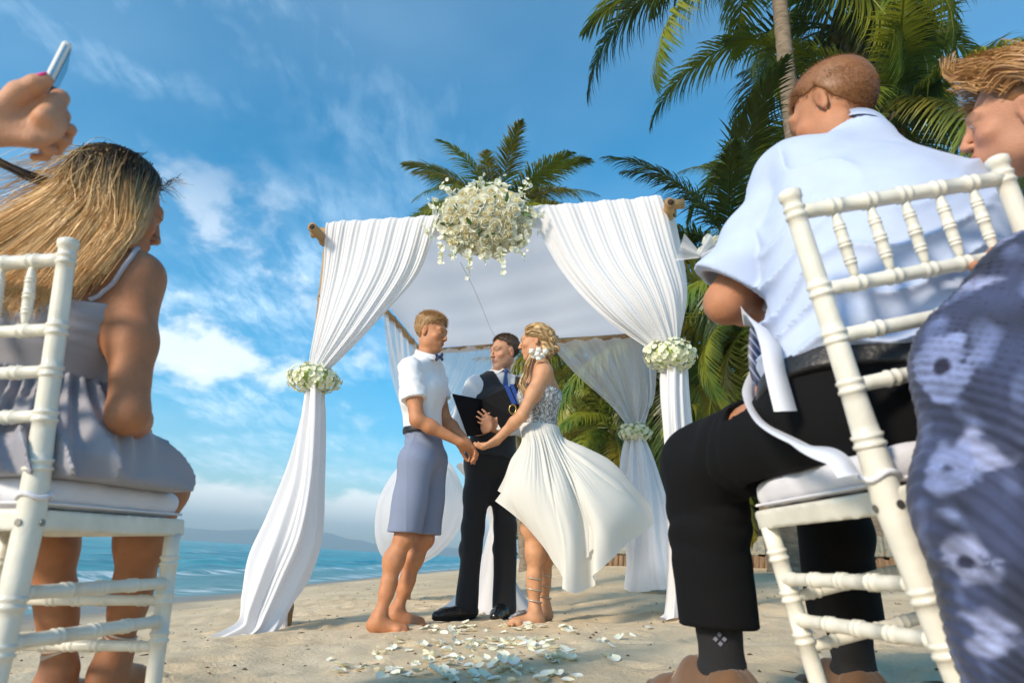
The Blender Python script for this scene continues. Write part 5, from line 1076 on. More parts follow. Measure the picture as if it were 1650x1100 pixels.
for i, (px, py, Y, R, lb) in enumerate(((905, 860, 21, 1.5, 'round shrub behind the bride at the left end of the grove'), (955, 850, 18, 1.6, 'dense green shrub above the hem of the blown skirt'), (1000, 850, 17, 1.5, 'shrub behind the back right drape'), (1060, 850, 16, 1.7, 'shrub between the two right hand drapes'),
                                        (1120, 855, 15, 1.5, 'shrub behind the front right drape'), (1190, 850, 14.5, 1.4, 'shrub behind the seated man\'s shin'), (1270, 845, 14.5, 1.7, 'shrub behind the man\'s white chair seat'), (1370, 835, 13.5, 1.7, 'shrub seen under the chair on the right'), (1480, 820, 12, 1.6, 'shrub at the right behind the patterned dress'),
                                        (980, 780, 24, 2.6, 'tall shrub rising behind the skirt'), (1090, 760, 22, 2.8, 'tall dark shrub between the palms right of the canopy'), (1200, 740, 21, 2.8, 'tall shrub behind the seated man\'s knee'), (1330, 740, 20, 3.0, 'tall shrub behind the seated man'))):
    q = P(px, py, Y); shrub(np.array([q[0], Y, sand_base(q[0], Y) + .2 + (.0 if R < 2 else .8)]), R, 2600 if R < 2 else 3200, 300 + i, lb)
lg = crom([P(1236, 872, 12.4), P(1214, 842, 12.5), P(1190, 812, 12.7), P(1168, 770, 13.2)], 40); root = empty('leaning_trunk', lg[0], 'short brown palm trunk leaning left behind the stone wall', 'tree trunk'); v, f = tube(lg, .17 * (1 + .04 * np.array([(-1) ** k for k in range(40)])), 12); mk('trunk', v, f, M_trunk, root)
# ================================================================== CHAIRS
def rotx(a): c, s = math.cos(a), math.sin(a); return np.array([[1, 0, 0], [0, c, -s], [0, s, c]])
def roty(a): c, s = math.cos(a), math.sin(a); return np.array([[c, 0, s], [0, 1, 0], [-s, 0, c]])
def rotz(a): c, s = math.cos(a), math.sin(a); return np.array([[c, -s, 0], [s, c, 0], [0, 0, 1]])
M_ch = mat('ivory_chair_paint', (.72, .69, .60), .36, var=.11, vscale=14, coat=.2, bump=.12, bscale=45, detail=8)
M_cush = mat('white_seat_cushion', (.72, .71, .76), .85, bump=.25, bscale=600, sheen=.2); M_screw = mat('steel_screw', (.25, .24, .22), .35, metal=.8)
def chair(q, label, sign):
    o = np.array(q[:3]); Rm = rotz(q[3]) @ roty(q[4]) @ rotx(q[5]); T = lambda *l: o + Rm @ np.array(l, float)
    root = empty('chiavari_chair', o, label, 'chair', 'white bamboo style wedding chairs')
    def turned(name, a, b, rs, rings, n=14, rr=1.18, bw=.0035):
        """a turned rod: rs radii along it, double bead rings at the given fractions"""
        a = np.array(a, float); b = np.array(b, float); L = np.linalg.norm(b - a); ts = list(np.linspace(0, 1, 14)); R_ = lambda t: np.interp(t, np.linspace(0, 1, len(rs)), rs); w = bw / L; pr = [(t, R_(t)) for t in ts]
        pr = [p for p in pr if all(abs(p[0] - g) > 3.4 * w for g in rings)]
        for g in rings:
            for off, kk in ((-3.2, 1.), (-2.6, rr), (-1.6, rr), (-.8, 1.03), (0, 1.0), (.8, 1.03), (1.6, rr), (2.6, rr), (3.2, 1.)):
                t = g + off * w
                if 0 <= t <= 1: pr.append((t, R_(t) * kk))
        pr.sort(); pts = np.array([T(*(a + (b - a) * t)) for t, _ in pr]); v, f = tube(pts, [r_ for _, r_ in pr], n); return mk(name, v, f, M_ch, root)
    wr, wf, dp = .19, .200, .385; zs = .445
    BY = lambda z: -.035 * max(0, (z - zs) / .47) ** 1.1 - .02 * max(0, (zs - z) / zs)
    rails = [.895, .765, .690, .612]
    for s in (-1, 1):
        # rear post in one sweep with bead rings where rails meet it
        zz = np.linspace(-.12, .925, 60); pts = []; rad = []
        rings = [.895, .765, .690, .612, .530, .31, .24, .10]
        zall = list(zz)
        for g_ in rings: zall += [g_ + x for x in (-.0105, -.009, -.005, -.0025, 0, .0025, .005, .009, .0105)]
        zall += [.915, .918, .924, .930, .934]; zall = sorted(z for z in set(zall) if z <= .934)
        for z in zall:
            r_ = np.interp(z, [-.12, .10, .44, .50, .62, .90, .934], [.0165, .0185, .0225, .0215, .0175, .0150, .0150]); m = min(abs(z - g_) for g_ in rings)
            k = [1., 1.15, 1.15, 1.02][0 if m > .0098 else (1 if m > .0045 else (2 if m > .0035 else 3))] if m < .0100 else 1.
            if z > .917: k = [1.2, 1.2, 1.0][0 if z < .925 else (1 if z < .931 else 2)]
            if z > .931: k = .8
            pts.append(T(s * wr, BY(z), z)); rad.append(r_ * k)
        v, f = tube(np.array(pts), rad, 18); mk('back_post', v, f, M_ch, root)
        turned('front_leg', (s * wf, dp, zs - .02), (s * wf, dp + .004, -.12), [.0165, .0170, .0155, .0150], [.10, .24, .38, .66, .8], 16)
        for z in (.325, .250): turned('side_rung', (s * wr, BY(z), z), (s * wf, dp, z), [.0115, .0125, .0115], [.05, .28, .5, .72, .95], 10)
        v, f = tube([T(s * wr * 1.0, -.0235, .435), T(s * wr, -.0250, .435)], .0062, 10); mk('screw', v, f, M_screw, root, smooth=False)
        v, f = tube([T(s * (wr + .0232), 0, .435), T(s * (wr + .0245), 0, .435)], .006, 10); mk('screw', v, f, M_screw, root, smooth=False)
    for z in (.290, .200): turned('front_rung', (-wf, dp, z), (wf, dp, z), [.0105, .0120, .0105], [.12, .35, .5, .65, .88], 10)
    for z in (.290, .200): turned('rear_rung', (-wr, BY(z), z), (wr, BY(z), z), [.0105, .0120, .0105], [.12, .35, .5, .65, .88], 10)
    sp = [-.125, -.0625, 0, .0625, .125]
    fr = [(x + wr) / (2 * wr) for x in sp]
    for i, z in enumerate(rails): turned('top_rail' if i == 0 else 'back_rail', (-wr, BY(z), z), (wr, BY(z), z), [.0125, .0130, .0125] if i < 1 else [.0115] * 3, fr if i < 2 else [.18, .5, .82], 12)
    for x in sp: turned('spindle', (x, BY(.765), .775), (x, BY(.895), .885), [.0052, .0082, .0092, .0094, .0092, .0082, .0052], [.24, .5, .76], 12, 1.16, .0016)
    # seat frame and cushion (rounded)
    def rbox(c, h, r_): 
        h = np.array(h) - r_
        def fn(p, cull=True):
            q = np.abs((p - f32(o)) @ f32(Rm) - f32(c)) - f32(h); return np.sqrt((np.maximum(q, 0) ** 2).sum(1)) + np.minimum(q.max(1), 0) - r_
        return fn
    def seatf(p, cull=True):
        l = (p - f32(o)) @ f32(Rm); x, y, z = np.abs(l[:, 0]), l[:, 1], l[:, 2]; wd = .195 + .018 * np.clip(y / dp, 0, 1); d = np.maximum(np.maximum(x - wd, np.abs(y - dp / 2) - dp / 2 - .022), np.abs(z - .440) - .018)
        hole = np.maximum(np.maximum(x - wd + .045, np.abs(y - dp / 2) - dp / 2 + .03), .432 - z + .0 * z) ; under = np.maximum(np.maximum(x - wd + .022, np.abs(y - dp / 2) - dp / 2 + .0), z - .436); return np.maximum(d, -under)
    cs = np.array([T(x, y, z) for x in (-.24, .24) for y in (-.06, .44) for z in (.40, .54)]); lo, hi = cs.min(0), cs.max(0)
    solid('seat_frame', seatf, lo, hi, .005, M_ch, root)
    rb = rbox((0, dp / 2 + .012, .488), (.200, .205, .027), .024)
    def cf(p, cull=True): l = (p - f32(o)) @ f32(Rm); return rb(p) - .004 * np.cos(l[:, 0] * 8) * np.cos((l[:, 1] - .19) * 8) - .0012 * wr3(p)
    solid('cushion', cf, lo, hi, .0045, M_cush, root)
    # piping and ties round the posts
    pc = [T(x, y, .468) for x, y in ((-.2, .02), (-.2, .20), (-.197, .385), (-.185, .402), (0, .405), (.185, .402), (.197, .385), (.2, .2), (.2, .02), (.19, -.005), (0, -.01), (-.19, -.005))]
    v, f = tube(np.vstack([crom_closed(pc, 80), crom_closed(pc, 80)[:1]]), .0028, 6, False); mk('cushion_piping', v, f, M_cush, root)
    for s in (-1, 1): v, f = tube([T(s * wr + math.cos(a) * .025, math.sin(a) * .025, .478 + .004 * math.sin(a * 3)) for a in np.linspace(0, 6.4, 20)], .0045, 6); mk('cushion_tie', v, f, M_cush, root)
    return T, root
Tr, chR = chair([.85985653, 1.01834041, -.26145893, .06550276, -.27423606, -.00680809], 'white turned wood chair that the man in the light blue shirt sits on', -1)
Tl, chL = chair([-.94163032, 1.2168841, -.43370439, -.14451122, -.06091268, .0183033], 'white turned wood chair under the long haired girl at the left', 1)
# ================================================================== GUESTS IN THE FOREGROUND
SK_M = (.46, .20, .10); SK_W = (.38, .16, .075)
def build_man():
    J = dict(shL=P(1290, 290, 1.34), shR=P(1512, 335, 1.27), elL=P(1170, 488, 1.42), wrL=P(1262, 500, 1.60), elR=P(1560, 470, 1.42), wrR=P(1275, 600, 1.50), hipL=P(1362, 668, 1.20), hipR=P(1500, 650, 1.14),
             knL=P(1130, 748, 1.60), knR=P(1330, 775, 1.66), anL=P(1164, 1066, 1.62), anR=P(1376, 1070, 1.80), neck=P(1388, 240, 1.33), headbase=P(1364, 215, 1.38))
    J['calfL'] = norm([.6, -.8, 0]); J['calfR'] = norm([.4, -.9, 0])
    g = body_groups(J, 'm', 1.06, .93); up, lat, fw = J['up'], J['lat'], J['fwd']
    H = Frame(P(1344, 186, 1.37), [-.62, .78, -.35], (-.16, .34, .93), 1.0); g['head'] = head_prims(H, 'm')
    q, _ = hand_prims(J['wrL'], (.75, .45, .2), (0, .3, -1), (-.2, .9, .2), 1., (.6, .8, .6)); g['handL'] = q
    q, _ = hand_prims(J['wrR'], (-.8, .3, -.45), (-.3, .3, -.9), (-.2, .9, .2), 1., (.4, .6, .5)); g['handR'] = q
    pr = allp(g); lo, hi = bounds(pr); gz = -.31
    root = empty('person', (J['anL'][0], J['anL'][1], gz), 'short haired seated man seen from behind in light blue shirt and black trousers', 'person')
    def skin(p, c=True):
        lc_ = (p - f32(np.array([.85985653, 1.01834041, -.26145893]))) @ f32(rotz(.06550276) @ roty(-.27423606) @ rotx(-.0068)); d = ev(pr, p, c); return np.where((lc_[:, 1] < .43) & (np.abs(lc_[:, 0]) < .23) & (lc_[:, 2] > .36), np.maximum(d, .525 - lc_[:, 2]), d)
    fcol = face_color(H, SK_M)
    def col(V):
        C = fcol(V); q = (V - H.o) @ H.M / H.s
        m = (sst(-.055, .03, q[:, 2]) * sst(.035, -.01, q[:, 1]) * (np.abs(q[:, 0]) < .2) * (q[:, 2] > -.08))[:, None] * .75; return C * (1 - m) + np.array([.26, .12, .05]) * m
    solid('body', skin, lo, hi, .0062, M_skin, root, col)
    M_h = mat('reddish_short_hair', (.23, .098, .034), .5, var=.12, vscale=90)
    short_hair2(H, root, M_h, 36000, .013, .0004, .05)
    M_sh = mat('light_blue_shirt', (.45, .53, .72), .8, bump=.12, bscale=1400, sheen=.2, var=.03, vscale=30)
    nb = J['neck']; hipc = (J['hipL'] + J['hipR']) / 2; wa = P(1375, 598, 1.16)
    tp = allp(g, 'torso') + [Ell(hipc + (nb - hipc) * .30 - lat * .030, (.158, .14, .17), np.stack([lat, fw, up], 1), .10), Ell(hipc + (nb - hipc) * .54 - lat * .022, (.172, .145, .17), np.stack([lat, fw, up], 1), .10), Cap(J['shL'] - up * .01, J['shR'] - up * .01, .070, k=.08)]
    nA = SNoise(81, 3.2, 10, (1, 1, .6)); nB = SNoise(82, 7, 12, (.7, .7, 1.5))
    def wrinkle(p):
        q = (p - f32(wa)) ; z = q @ f32(up); x = q @ f32(lat); lowz = sst(.34, .03, z); a = nA(p)
        fold = (1 - np.abs(np.sin(z * 27 + x * 12 + 2.4 * a))) ** 2.4 * .024 * sst(.42, .02, z) + .012 * sst(.25, .0, z) * nB(p)
        diag = .019 * (1 - np.abs(np.sin((z * .8 - np.abs(x) * 1.0) * 26 + 2 * a))) ** 1.8 * sst(.2, .45, z) * sst(.05, .18, np.abs(x)) * sst(.60, .45, z)
        yoke = .004 * np.sin(z * 60 + 3 * a) * sst(.45, .55, z) * sst(.66, .58, z)
        return fold + diag + .003 * a + yoke
    def tor(p, cull=True):
        d = ev(tp, p, cull) - .020 - wrinkle(p); d = np.maximum(d, (p - f32(nb + up * .012 - fw * .01)) @ f32(norm(up + fw * .30))); bot = wa - up * .02; return np.maximum(d, -((p - f32(bot)) @ f32(norm(up - lat * .0))))
    sl = []
    for S, cf_ in (('L', .90), ('R', .85)):
        sh, el = J['sh' + S], J['el' + S]; a = norm(el - sh); c = sh + (el - sh) * cf_; q = [Cap(sh + a * .0, c + a * .06, .080, .100, .05)]
        def slf(p, cull=True, q=q, c=c, a=a, S=S):
            d = ev(q, p, cull) - .006 * nB(p) - .004 * nA(p); d = np.maximum(d, (p - f32(c)) @ f32(a)); inner = ev([Cap(c - a * .12, c + a * .1, .070, .084, .01)], p, cull); return np.maximum(d, -np.maximum(inner, -((p - f32(c - a * .05)) @ f32(a))))
        sl.append(slf)
    lo2, hi2 = bounds(tp + g['upL'] + g['upR'], .08); shirt = sunion([tor] + sl, .010); solid('shirt', shirt, lo2, hi2, .0058, M_sh, root)
    # collar band
    col_ = crom_closed([nb + up * .016 + lat * math.cos(t) * .074 + fw * (math.sin(t) * .072 + .010) + up * (-.02 * math.sin(t)) for t in np.linspace(0, 2 * math.pi, 12, endpoint=False)], 44); n = 44
    top = col_ + up * .034 + (nb - col_) * .10; out = col_ + (col_ - nb) * .16 - up * .012; V = np.concatenate([out, top + (col_ - nb) * .04, top, col_ - up * .01]); F = [(r_ * n + i, r_ * n + (i + 1) % n, (r_ + 1) * n + (i + 1) % n, (r_ + 1) * n + i) for r_ in range(3) for i in range(n)]; mk('collar', V, F, M_sh, root)
    # armhole seam and hem stitch of the near sleeve
    # belt
    M_belt = mat('black_leather_belt', (.012, .012, .013), .45, bump=.2, bscale=120)
    M_tr = mat('black_suit_trousers', (.0042, .0042, .0052), .9, spec=.2, bump=.12, bscale=900)
    tp2 = tp + [Cap(J['hipL'], J['hipR'], .13, k=.06)]
    solid('belt', cloth_fn(tp2, .018, [(wa - up * .012, up), (wa - up * .052, -up)]), lo2 - .1, hi2, .005, M_belt, root)
    nC = SNoise(83, 3.5, 12); legs_ = allp(g, 'thL', 'thR') + g['shLn'][:2] + g['shRn'][:2]
    kL, kR = J['knL'], J['knR']; q = [Cap(J['hipL'], J['hipR'], .140, k=.08), Cap(J['hipL'] - up * .02 + (J['hipR'] - J['hipL']) * .5, J['hipR'], .13, k=.08)]
    for S in 'LR': q += [Cap(J['hip' + S], J['kn' + S], .112, .080, .05), Cap(J['kn' + S], J['an' + S] + np.array([0, 0, .0]), .080, .088, .05)]
    def trf(p, cull=True):
        w = np.minimum(ev(q, p, cull), ev(legs_, p, cull) - .010); dk = np.sqrt(((p - f32(kL)) ** 2).sum(1)); fold = .008 * np.abs(np.sin(dk * 55 + 2 * nC(p))) * np.exp(-((dk - .15) / .08) ** 2); d = w - .004 * nC(p) - fold
        lc_ = (p - f32(np.array([.85985653, 1.01834041, -.26145893]))) @ f32(rotz(.06550276) @ roty(-.27423606) @ rotx(-.0068)); d = np.where((lc_[:, 1] < .412) & (np.abs(lc_[:, 0]) < .215) & (lc_[:, 2] > .40), np.maximum(d, .5145 - lc_[:, 2]), d); d = np.maximum(d, (p - f32(wa - up * .03)) @ f32(up) * (((p - f32(hipc)) ** 2).sum(1) < .09) - 1 * (((p - f32(hipc)) ** 2).sum(1) >= .09)); 
        cz = J['anL'][2] + .070; cut = cz - p[:, 2]; d = np.maximum(d, cut); inn = np.minimum(ev(g['shLn'], p, cull), ev(g['shRn'], p, cull)) - .020; return np.maximum(d, -np.maximum(inn, p[:, 2] - cz - .035))
    lo3, hi3 = bounds(q, .04); solid('trousers', trf, lo3, hi3, .0068, M_tr, root)
    M_sock = mat('black_sock', (.010, .010, .012), .9, bump=.3, bscale=400); M_suede = mat('tan_suede', (.135, .066, .028), .9, var=.15, vscale=20, bump=.2, bscale=400, sheen=.3); M_sol = mat('shoe_sole', (.25, .17, .1), .8); M_lace = mat('shoe_lace', (.42, .27, .15), .8); M_sq = mat('sock_motif', (.16, .17, .22), .9)
    for S, t in (('L', np.array([-.45, .85, 0])), ('R', np.array([-.25, .95, 0]))):
        a = J['an' + S]; gz2 = a[2] - .125; d = norm(t); s2 = np.array([-d[1], d[0], 0]); G = lambda f_, l, u: np.array([a[0], a[1], gz2]) + d * f_ + s2 * l + np.array([0, 0, u])
        up_l = norm(J['kn' + S] - a); sk = [Cap(a + up_l * .12, a - up_l * .02, .052, .047, .02), Cap(G(0, 0, .10), G(.06, 0, .08), .045, .042, .02)]; l_, h_ = bounds(sk, .02); solid('sock', lambda p, c=True, sk=sk: ev(sk, p, c) - .001 * wr3(p), l_, h_, .005, M_sock, root)
        sp = [Cap(G(-.05, 0, .05), G(.02, 0, .05), .044, .046, .03), Cap(G(0, 0, .05), G(.16, 0, .035), .049, .040, .03), Cap(G(.15, -.006, .032), G(.21, .0, .028), .040, .030, .02), Cap(G(-.02, 0, .075), G(.07, 0, .085), .048, .046, .03)]; l_, h_ = bounds(sp, .02)
        solid('shoe', lambda p, c=True, sp=sp, gz2=gz2, G=G, d=d, s2=s2: np.maximum(np.maximum(ev(sp, p, c) - .0030 * (((p - f32(G(.135, 0, 0))) @ f32(d)) > 0) - .0035 * ((np.abs((p - f32(G(0, 0, 0))) @ f32(s2)) > .016) & (p[:, 2] > gz2 + .045)) - .003 * (((p - f32(G(-.01, 0, 0))) @ f32(d)) < 0), gz2 + .014 - p[:, 2]), -(np.sqrt(((p - f32(G(.0, 0, .135))) ** 2).sum(1)) - .052)), l_, h_, .004, M_suede, root)
        solid('shoe_sole', lambda p, c=True, sp=sp, gz2=gz2: np.maximum(np.maximum(ev(sp[:3], p, c) - .005, gz2 - p[:, 2]), p[:, 2] - gz2 - .016), l_, h_, .004, M_sol, root)
        for k in range(4): v, f = tube(crom([G(.050 + k * .025, -.030, .112 - k * .013), G(.062 + k * .025, 0, .134 - k * .014), G(.050 + k * .025, .030, .112 - k * .013)], 8), .0038, 6); mk('shoe_lace', v, f, M_lace, root)
        if S == 'L':
            vdir = norm(np.array([0, 0, 0.]) - a); s1 = norm(np.cross(vdir, up_l)); c0 = a + up_l * .045 + vdir * .0515
            for dx, dz in ((0, .009), (0, -.009), (.009, 0), (-.009, 0)): c = c0 + s1 * dx + up_l * dz; V = np.array([c + up_l * .0055, c + s1 * .0055, c - up_l * .0055, c - s1 * .0055]); V = np.vstack([V + vdir * .0008, V - vdir * .006]); mk('sock_diamond', V, [(0, 1, 2, 3), (7, 6, 5, 4), (0, 4, 5, 1), (1, 5, 6, 2), (2, 6, 7, 3), (3, 7, 4, 0)], M_sq, root, smooth=False)
    # striped tie hanging forward
    M_tie = bpy.data.materials.new('striped_tie'); M_tie.use_nodes = True; t = M_tie.node_tree; b = t.nodes['Principled BSDF']; wv = t.nodes.new('ShaderNodeTexWave'); wv.inputs['Scale'].default_value = 26; wv.bands_direction = 'DIAGONAL'; tcn = t.nodes.new('ShaderNodeTexCoord'); t.links.new(tcn.outputs['Object'], wv.inputs['Vector'])
    rp = t.nodes.new('ShaderNodeValToRGB'); rp.color_ramp.interpolation = 'CONSTANT'; rp.color_ramp.elements[0].color = (.012, .022, .06, 1); rp.color_ramp.elements[1].color = (.16, .2, .34, 1); rp.color_ramp.elements[1].position = .78; t.links.new(wv.outputs['Color'], rp.inputs[0]); t.links.new(rp.outputs[0], b.inputs['Base Color']); b.inputs['Roughness'].default_value = .45
    G_ = [P(1226, 520, 1.28), P(1222, 570, 1.27), P(1228, 610, 1.27), P(1240, 632, 1.27)]; V = []
    for i, c in enumerate(crom(G_, 12)): w = .020 if i < 10 else .020 * (11 - i) / 2; V += [c + (-w, 0, 0), c + (w * .8, .01, 0), c + (w * .8, .013, 0), c + (-w, .003, 0)]
    F = [(4 * i + k, 4 * i + (k + 1) % 4, 4 * i + 4 + (k + 1) % 4, 4 * i + 4 + k) for i in range(11) for k in range(4)]; mk('tie', V, F, M_tie, root)
    return root, J, H
man, JM, HM = build_man()
# ------------------------------------------------------------------ GIRL AT THE LEFT
def build_girl():
    J = dict(shR=P(222, 448, 1.33), shL=P(34, 440, 1.31), elR=P(206, 668, 1.28), wrR=P(222, 696, 1.56), elL=P(-90, 660, 1.30), wrL=P(60, 700, 1.5), hipR=Tl(.085, .17, .585), hipL=Tl(-.105, .17, .585), knR=P(262, 790, 1.66), knL=P(90, 800, 1.68),
             anR=P(186, 1050, 1.74), anL=P(96, 1075, 1.70), neck=P(134, 402, 1.35), headbase=P(164, 372, 1.38))
    J['calfR'] = J['calfL'] = norm([-.3, -.95, 0]); g = body_groups(J, 'f', .95, .86); up, lat, fw = J['up'], J['lat'], J['fwd']
    H = Frame(P(188, 335, 1.41), [.62, .76, -.16], (.12, .16, .97), .98); g['head'] = head_prims(H, 'f')
    for S, d in (('R', (-.5, .6, -.35)), ('L', (.6, .6, -.3))): q, _ = hand_prims(J['wr' + S], d, (0, 0, -1), (-.7, 0, 0) if S == 'R' else (.7, 0, 0), .9, (.3, .4, .3)); g['hand' + S] = q
    for S in 'RL': a = J['an' + S]; g['foot' + S] = foot_prims(a, (.1, 1, 0), .9, a[2] - .085)
    pr = allp(g); lo, hi = bounds(pr); root = empty('person', (J['anR'][0], J['anR'][1], -.4), 'girl with long dark rooted blonde hair seated at the left in a lavender grey dress', 'person')
    solid('body', lambda p, c=True: ev(pr, p, c), lo, hi, .0066, M_skin, root, face_color(H, SK_W, brow=(.10, .06, .03)))
    eyes(H, root)
    M_d = mat('lavender_chiffon', (.29, .285, .33), .62, bump=.12, bscale=900, sheen=.25, var=.04, vscale=10)
    nA = SNoise(91, 3, 10); nb = J['neck']; hip = (J['hipL'] + J['hipR']) / 2; topz = P(160, 487, 1.28); wz = P(120, 590, 1.28)
    tp = allp(g, 'torso')
    def bod(p, cull=True):
        arm_ = ev(g['upR'] + g['upL'], p, cull) - .003; q = p - f32(wz); z = q @ f32(up); d = ev(tp, p, cull) - .009 - .0012 * np.sin(z * 260 + 1.5 * nA(p)) * sst(.02, .05, z); d = np.maximum(d, (p - f32(topz)) @ f32(norm(up - lat * -.02 - fw * .25))); d = np.maximum(d, -arm_); return np.maximum(d, -(z + .02))
    lo2, hi2 = bounds(tp, .05); solid('bodice', bod, lo2, hi2, .0052, M_d, root)
    # gathered waistband frill
    M_lace = mat('dark_sequin_lace', (.13, .11, .12), .5, var=.5, vscale=60, bump=.8, bscale=160, hue=(.3, .25, .22))
    solid('side_lace', lambda p, c=True: np.maximum(np.maximum(ev(tp, p, c) - .0125 - .002 * wr3(p), np.abs((p - f32(wz + up * .07)) @ f32(up)) - .085), -((p - f32(wz - lat * .112)) @ f32(-lat + fw * .9))), lo2, hi2, .005, M_lace, root)
    # skirt over lap and seat
    kR, kL = J['knR'], J['knL']; tl_ = lambda x, y, z: Tl(x, y, z)
    q = [Cap(hip + up * .20, hip + up * .08, .100, .125, .08, lat, 1.15), Cap(tl_(-.12, .14, .56), tl_(.12, .14, .56), .115, k=.10), Cap(tl_(.10, .16, .565), kR + (.0, -.02, .018), .098, .082, .10), Cap(tl_(-.10, .16, .565), kL, .10, .08, .10), Cap(tl_(.165, .10, .525), tl_(.175, .33, .525), .045, .040, .10), Cap(tl_(.0, .02, .53), tl_(.14, .03, .53), .05, .045, .08), Cap(tl_(.0, .25, .57), kL * .5 + kR * .5, .09, .08, .10)]
    nF = SNoise(92, 1.6, 10); nG = SNoise(93, 6, 10); seatn = norm(Tl(0, 0, 1) - Tl(0, 0, 0)); seatp = Tl(0, .2, .512); top_ = wz - up * .01
    def sk(p, cull=True):
        d = ev(q, p, cull); e_ = ev(tp, p, cull) - .002; h_ = np.clip(.5 + .5 * (d - e_) / .05, 0, 1); d = d + (e_ - d) * h_ - .05 * h_ * (1 - h_); r_ = p - f32(top_); z = -(r_ @ f32(up)); al = (p - f32(hip)) @ f32(norm(kR - J['hipR'])); x = (p - f32(hip)) @ f32(lat); ang = np.arctan2(al, -x); n_ = nF(p)
        gather = .0085 * np.sin(ang * 34 + 3 * n_) * sst(-.01, .02, z) * sst(.20, .04, z); ph = ang * 8.5 + z * 5 + 2.2 * n_; fold = (1 - np.abs(np.sin(ph))) ** 1.4 * .042 * sst(.03, .16, z) + .010 * (1 - np.abs(np.sin(al * 26 - z * 22 + 3 * n_))) ** 1.5 * sst(.08, .2, z)
        d = d - gather - fold + .010 - .002 * nG(p); d = np.maximum(d, -z); d = np.maximum(d, (p - f32(kR)) @ f32(norm(kR - J['hipR'])) + .100 + .010 * np.sin(p[:, 2] * 90 + p[:, 0] * 40)); return np.maximum(d, -((p - f32(seatp)) @ f32(seatn)))
    lo3, hi3 = bounds(q, .05); solid('skirt', sk, lo3, hi3, .0055, M_d, root)
    # shoulder straps
    M_st = mat('grey_strap', (.36, .35, .40), .6)
    body_f = lambda p: ev(pr, p, False)
    def drop(pts, r_=.004):   # rest a path on the skin
        p = crom(pts, 30).astype(np.float32)
        for _ in range(12):
            d = body_f(p); e = 1e-3; gr = np.stack([body_f((p + np.eye(3, dtype=np.float32)[k] * e)) - body_f((p - np.eye(3, dtype=np.float32)[k] * e)) for k in range(3)], 1); gr /= np.linalg.norm(gr, axis=1)[:, None] + 1e-9; p = p - gr * (d - r_)[:, None] * .8
        return p
    for pts in ([P(118, 445, 1.16), P(160, 425, 1.18), P(205, 404, 1.24), P(222, 402, 1.30)], [P(136, 402, 1.2), P(158, 395, 1.22), P(185, 392, 1.27)], [P(10, 400, 1.14), P(30, 384, 1.18), P(55, 372, 1.22)]):
        pp = drop(pts); v, f = tube(pp, .0050, 8); v2 = v; mk('shoulder_strap', v2, f, M_st, root)
    M_an = mat('ankle_cord', (.5, .42, .36), .6)
    for S in 'RL':
        a = J['an' + S] + norm(J['kn' + S] - J['an' + S]) * .03; ax = norm(J['kn' + S] - J['an' + S]); s1, u1, _ = frame(ax)
        for k in range(3): v, f = tube([a + ax * (.006 * k + .006 * math.sin(t + k)) + (s1 * math.cos(t) + u1 * math.sin(t)) * .0345 for t in np.linspace(0, 6.283, 18)], .0026, 5, False); mk('ankle_cord', v, f, M_an, root)
    c = H(-.058, .048, -.060); v, f = sphere(c, .0028, 5, 8); mk('mole', v, f, mat('mole', (.06, .025, .015), .6), root)
    # long hair blown to the left
    M_h = mat('ombre_hair', (.3, .2, .1), .42, attr=True, spec=.5); s = H.s; r = np.random.default_rng(6)
    cap = [Ell(H(0, -.022, .042), np.array([.082, .101, .088]) * s, H.M, .03), Ell(H(0, -.045, -.02), np.array([.072, .070, .085]) * s, H.M, .03)]
    def hf(p, cull=True):
        qq = ((p - f32(H.o)) @ f32(H.M)) / s; d = ev(cap, p, cull); return np.maximum(d, (qq[:, 1] - .048 - .35 * (qq[:, 2] - .06)) * .7)
    l_, h_ = bounds(cap, .02); solid('hair', hf, l_, h_, .005, M_h, root, lambda V: np.tile(np.array([.045, .026, .014]), (len(V), 1)))
    NG = 430; Ns = 30; K = 13; paths = []; cols = []
    for i in range(NG):
        az = r.uniform(-2.7, 2.7) ; zt = r.uniform(-.02, 1)      # az measured from the back of the head
        el = math.asin(max(-1, min(1, zt))); rp_ = np.array([math.sin(az) * math.cos(el), -math.cos(az) * math.cos(el), math.sin(el)])
        if rp_[1] > .52: rp_[1] *= -.3; rp_ = norm(rp_)
        root_ = H(*(np.array([0, -.020, .042]) + rp_ * (.080, .098, .088)))
        # where it ends: right side locks fall to the back, the rest stream left on the wind
        side = (root_ - H.o) @ np.array([1., 0, 0]) / .1; v_ = float(np.clip(.5 + .42 * side - .22 * (zt - .5) + r.normal() * .05, 0, 1)); u_ = v_
        e2 = crom([(-95, 350, 0), (-70, 425, 0), (-5, 486, 0), (70, 492, 0), (130, 455, 0), (165, 425, 0)], 101)[int(v_ * 100)]; m2 = crom([(78, 288, 0), (102, 316, 0), (135, 345, 0), (165, 362, 0), (200, 372, 0), (222, 364, 0)], 101)[int(v_ * 100)]
        sh_ = 1 - .28 * r.random() ** 2; end = P(m2[0] + (e2[0] - m2[0]) * sh_ + r.normal() * 4, m2[1] + (e2[1] - m2[1]) * sh_ + r.normal() * 4, 1.225 + .05 * r.random()); mid = P(m2[0] + r.normal() * 3, m2[1] + r.normal() * 3, 1.27 + .035 * r.random())
        up0 = root_ + (root_ - H(0, -.02, .02)) * .06 + norm(mid - root_) * .035
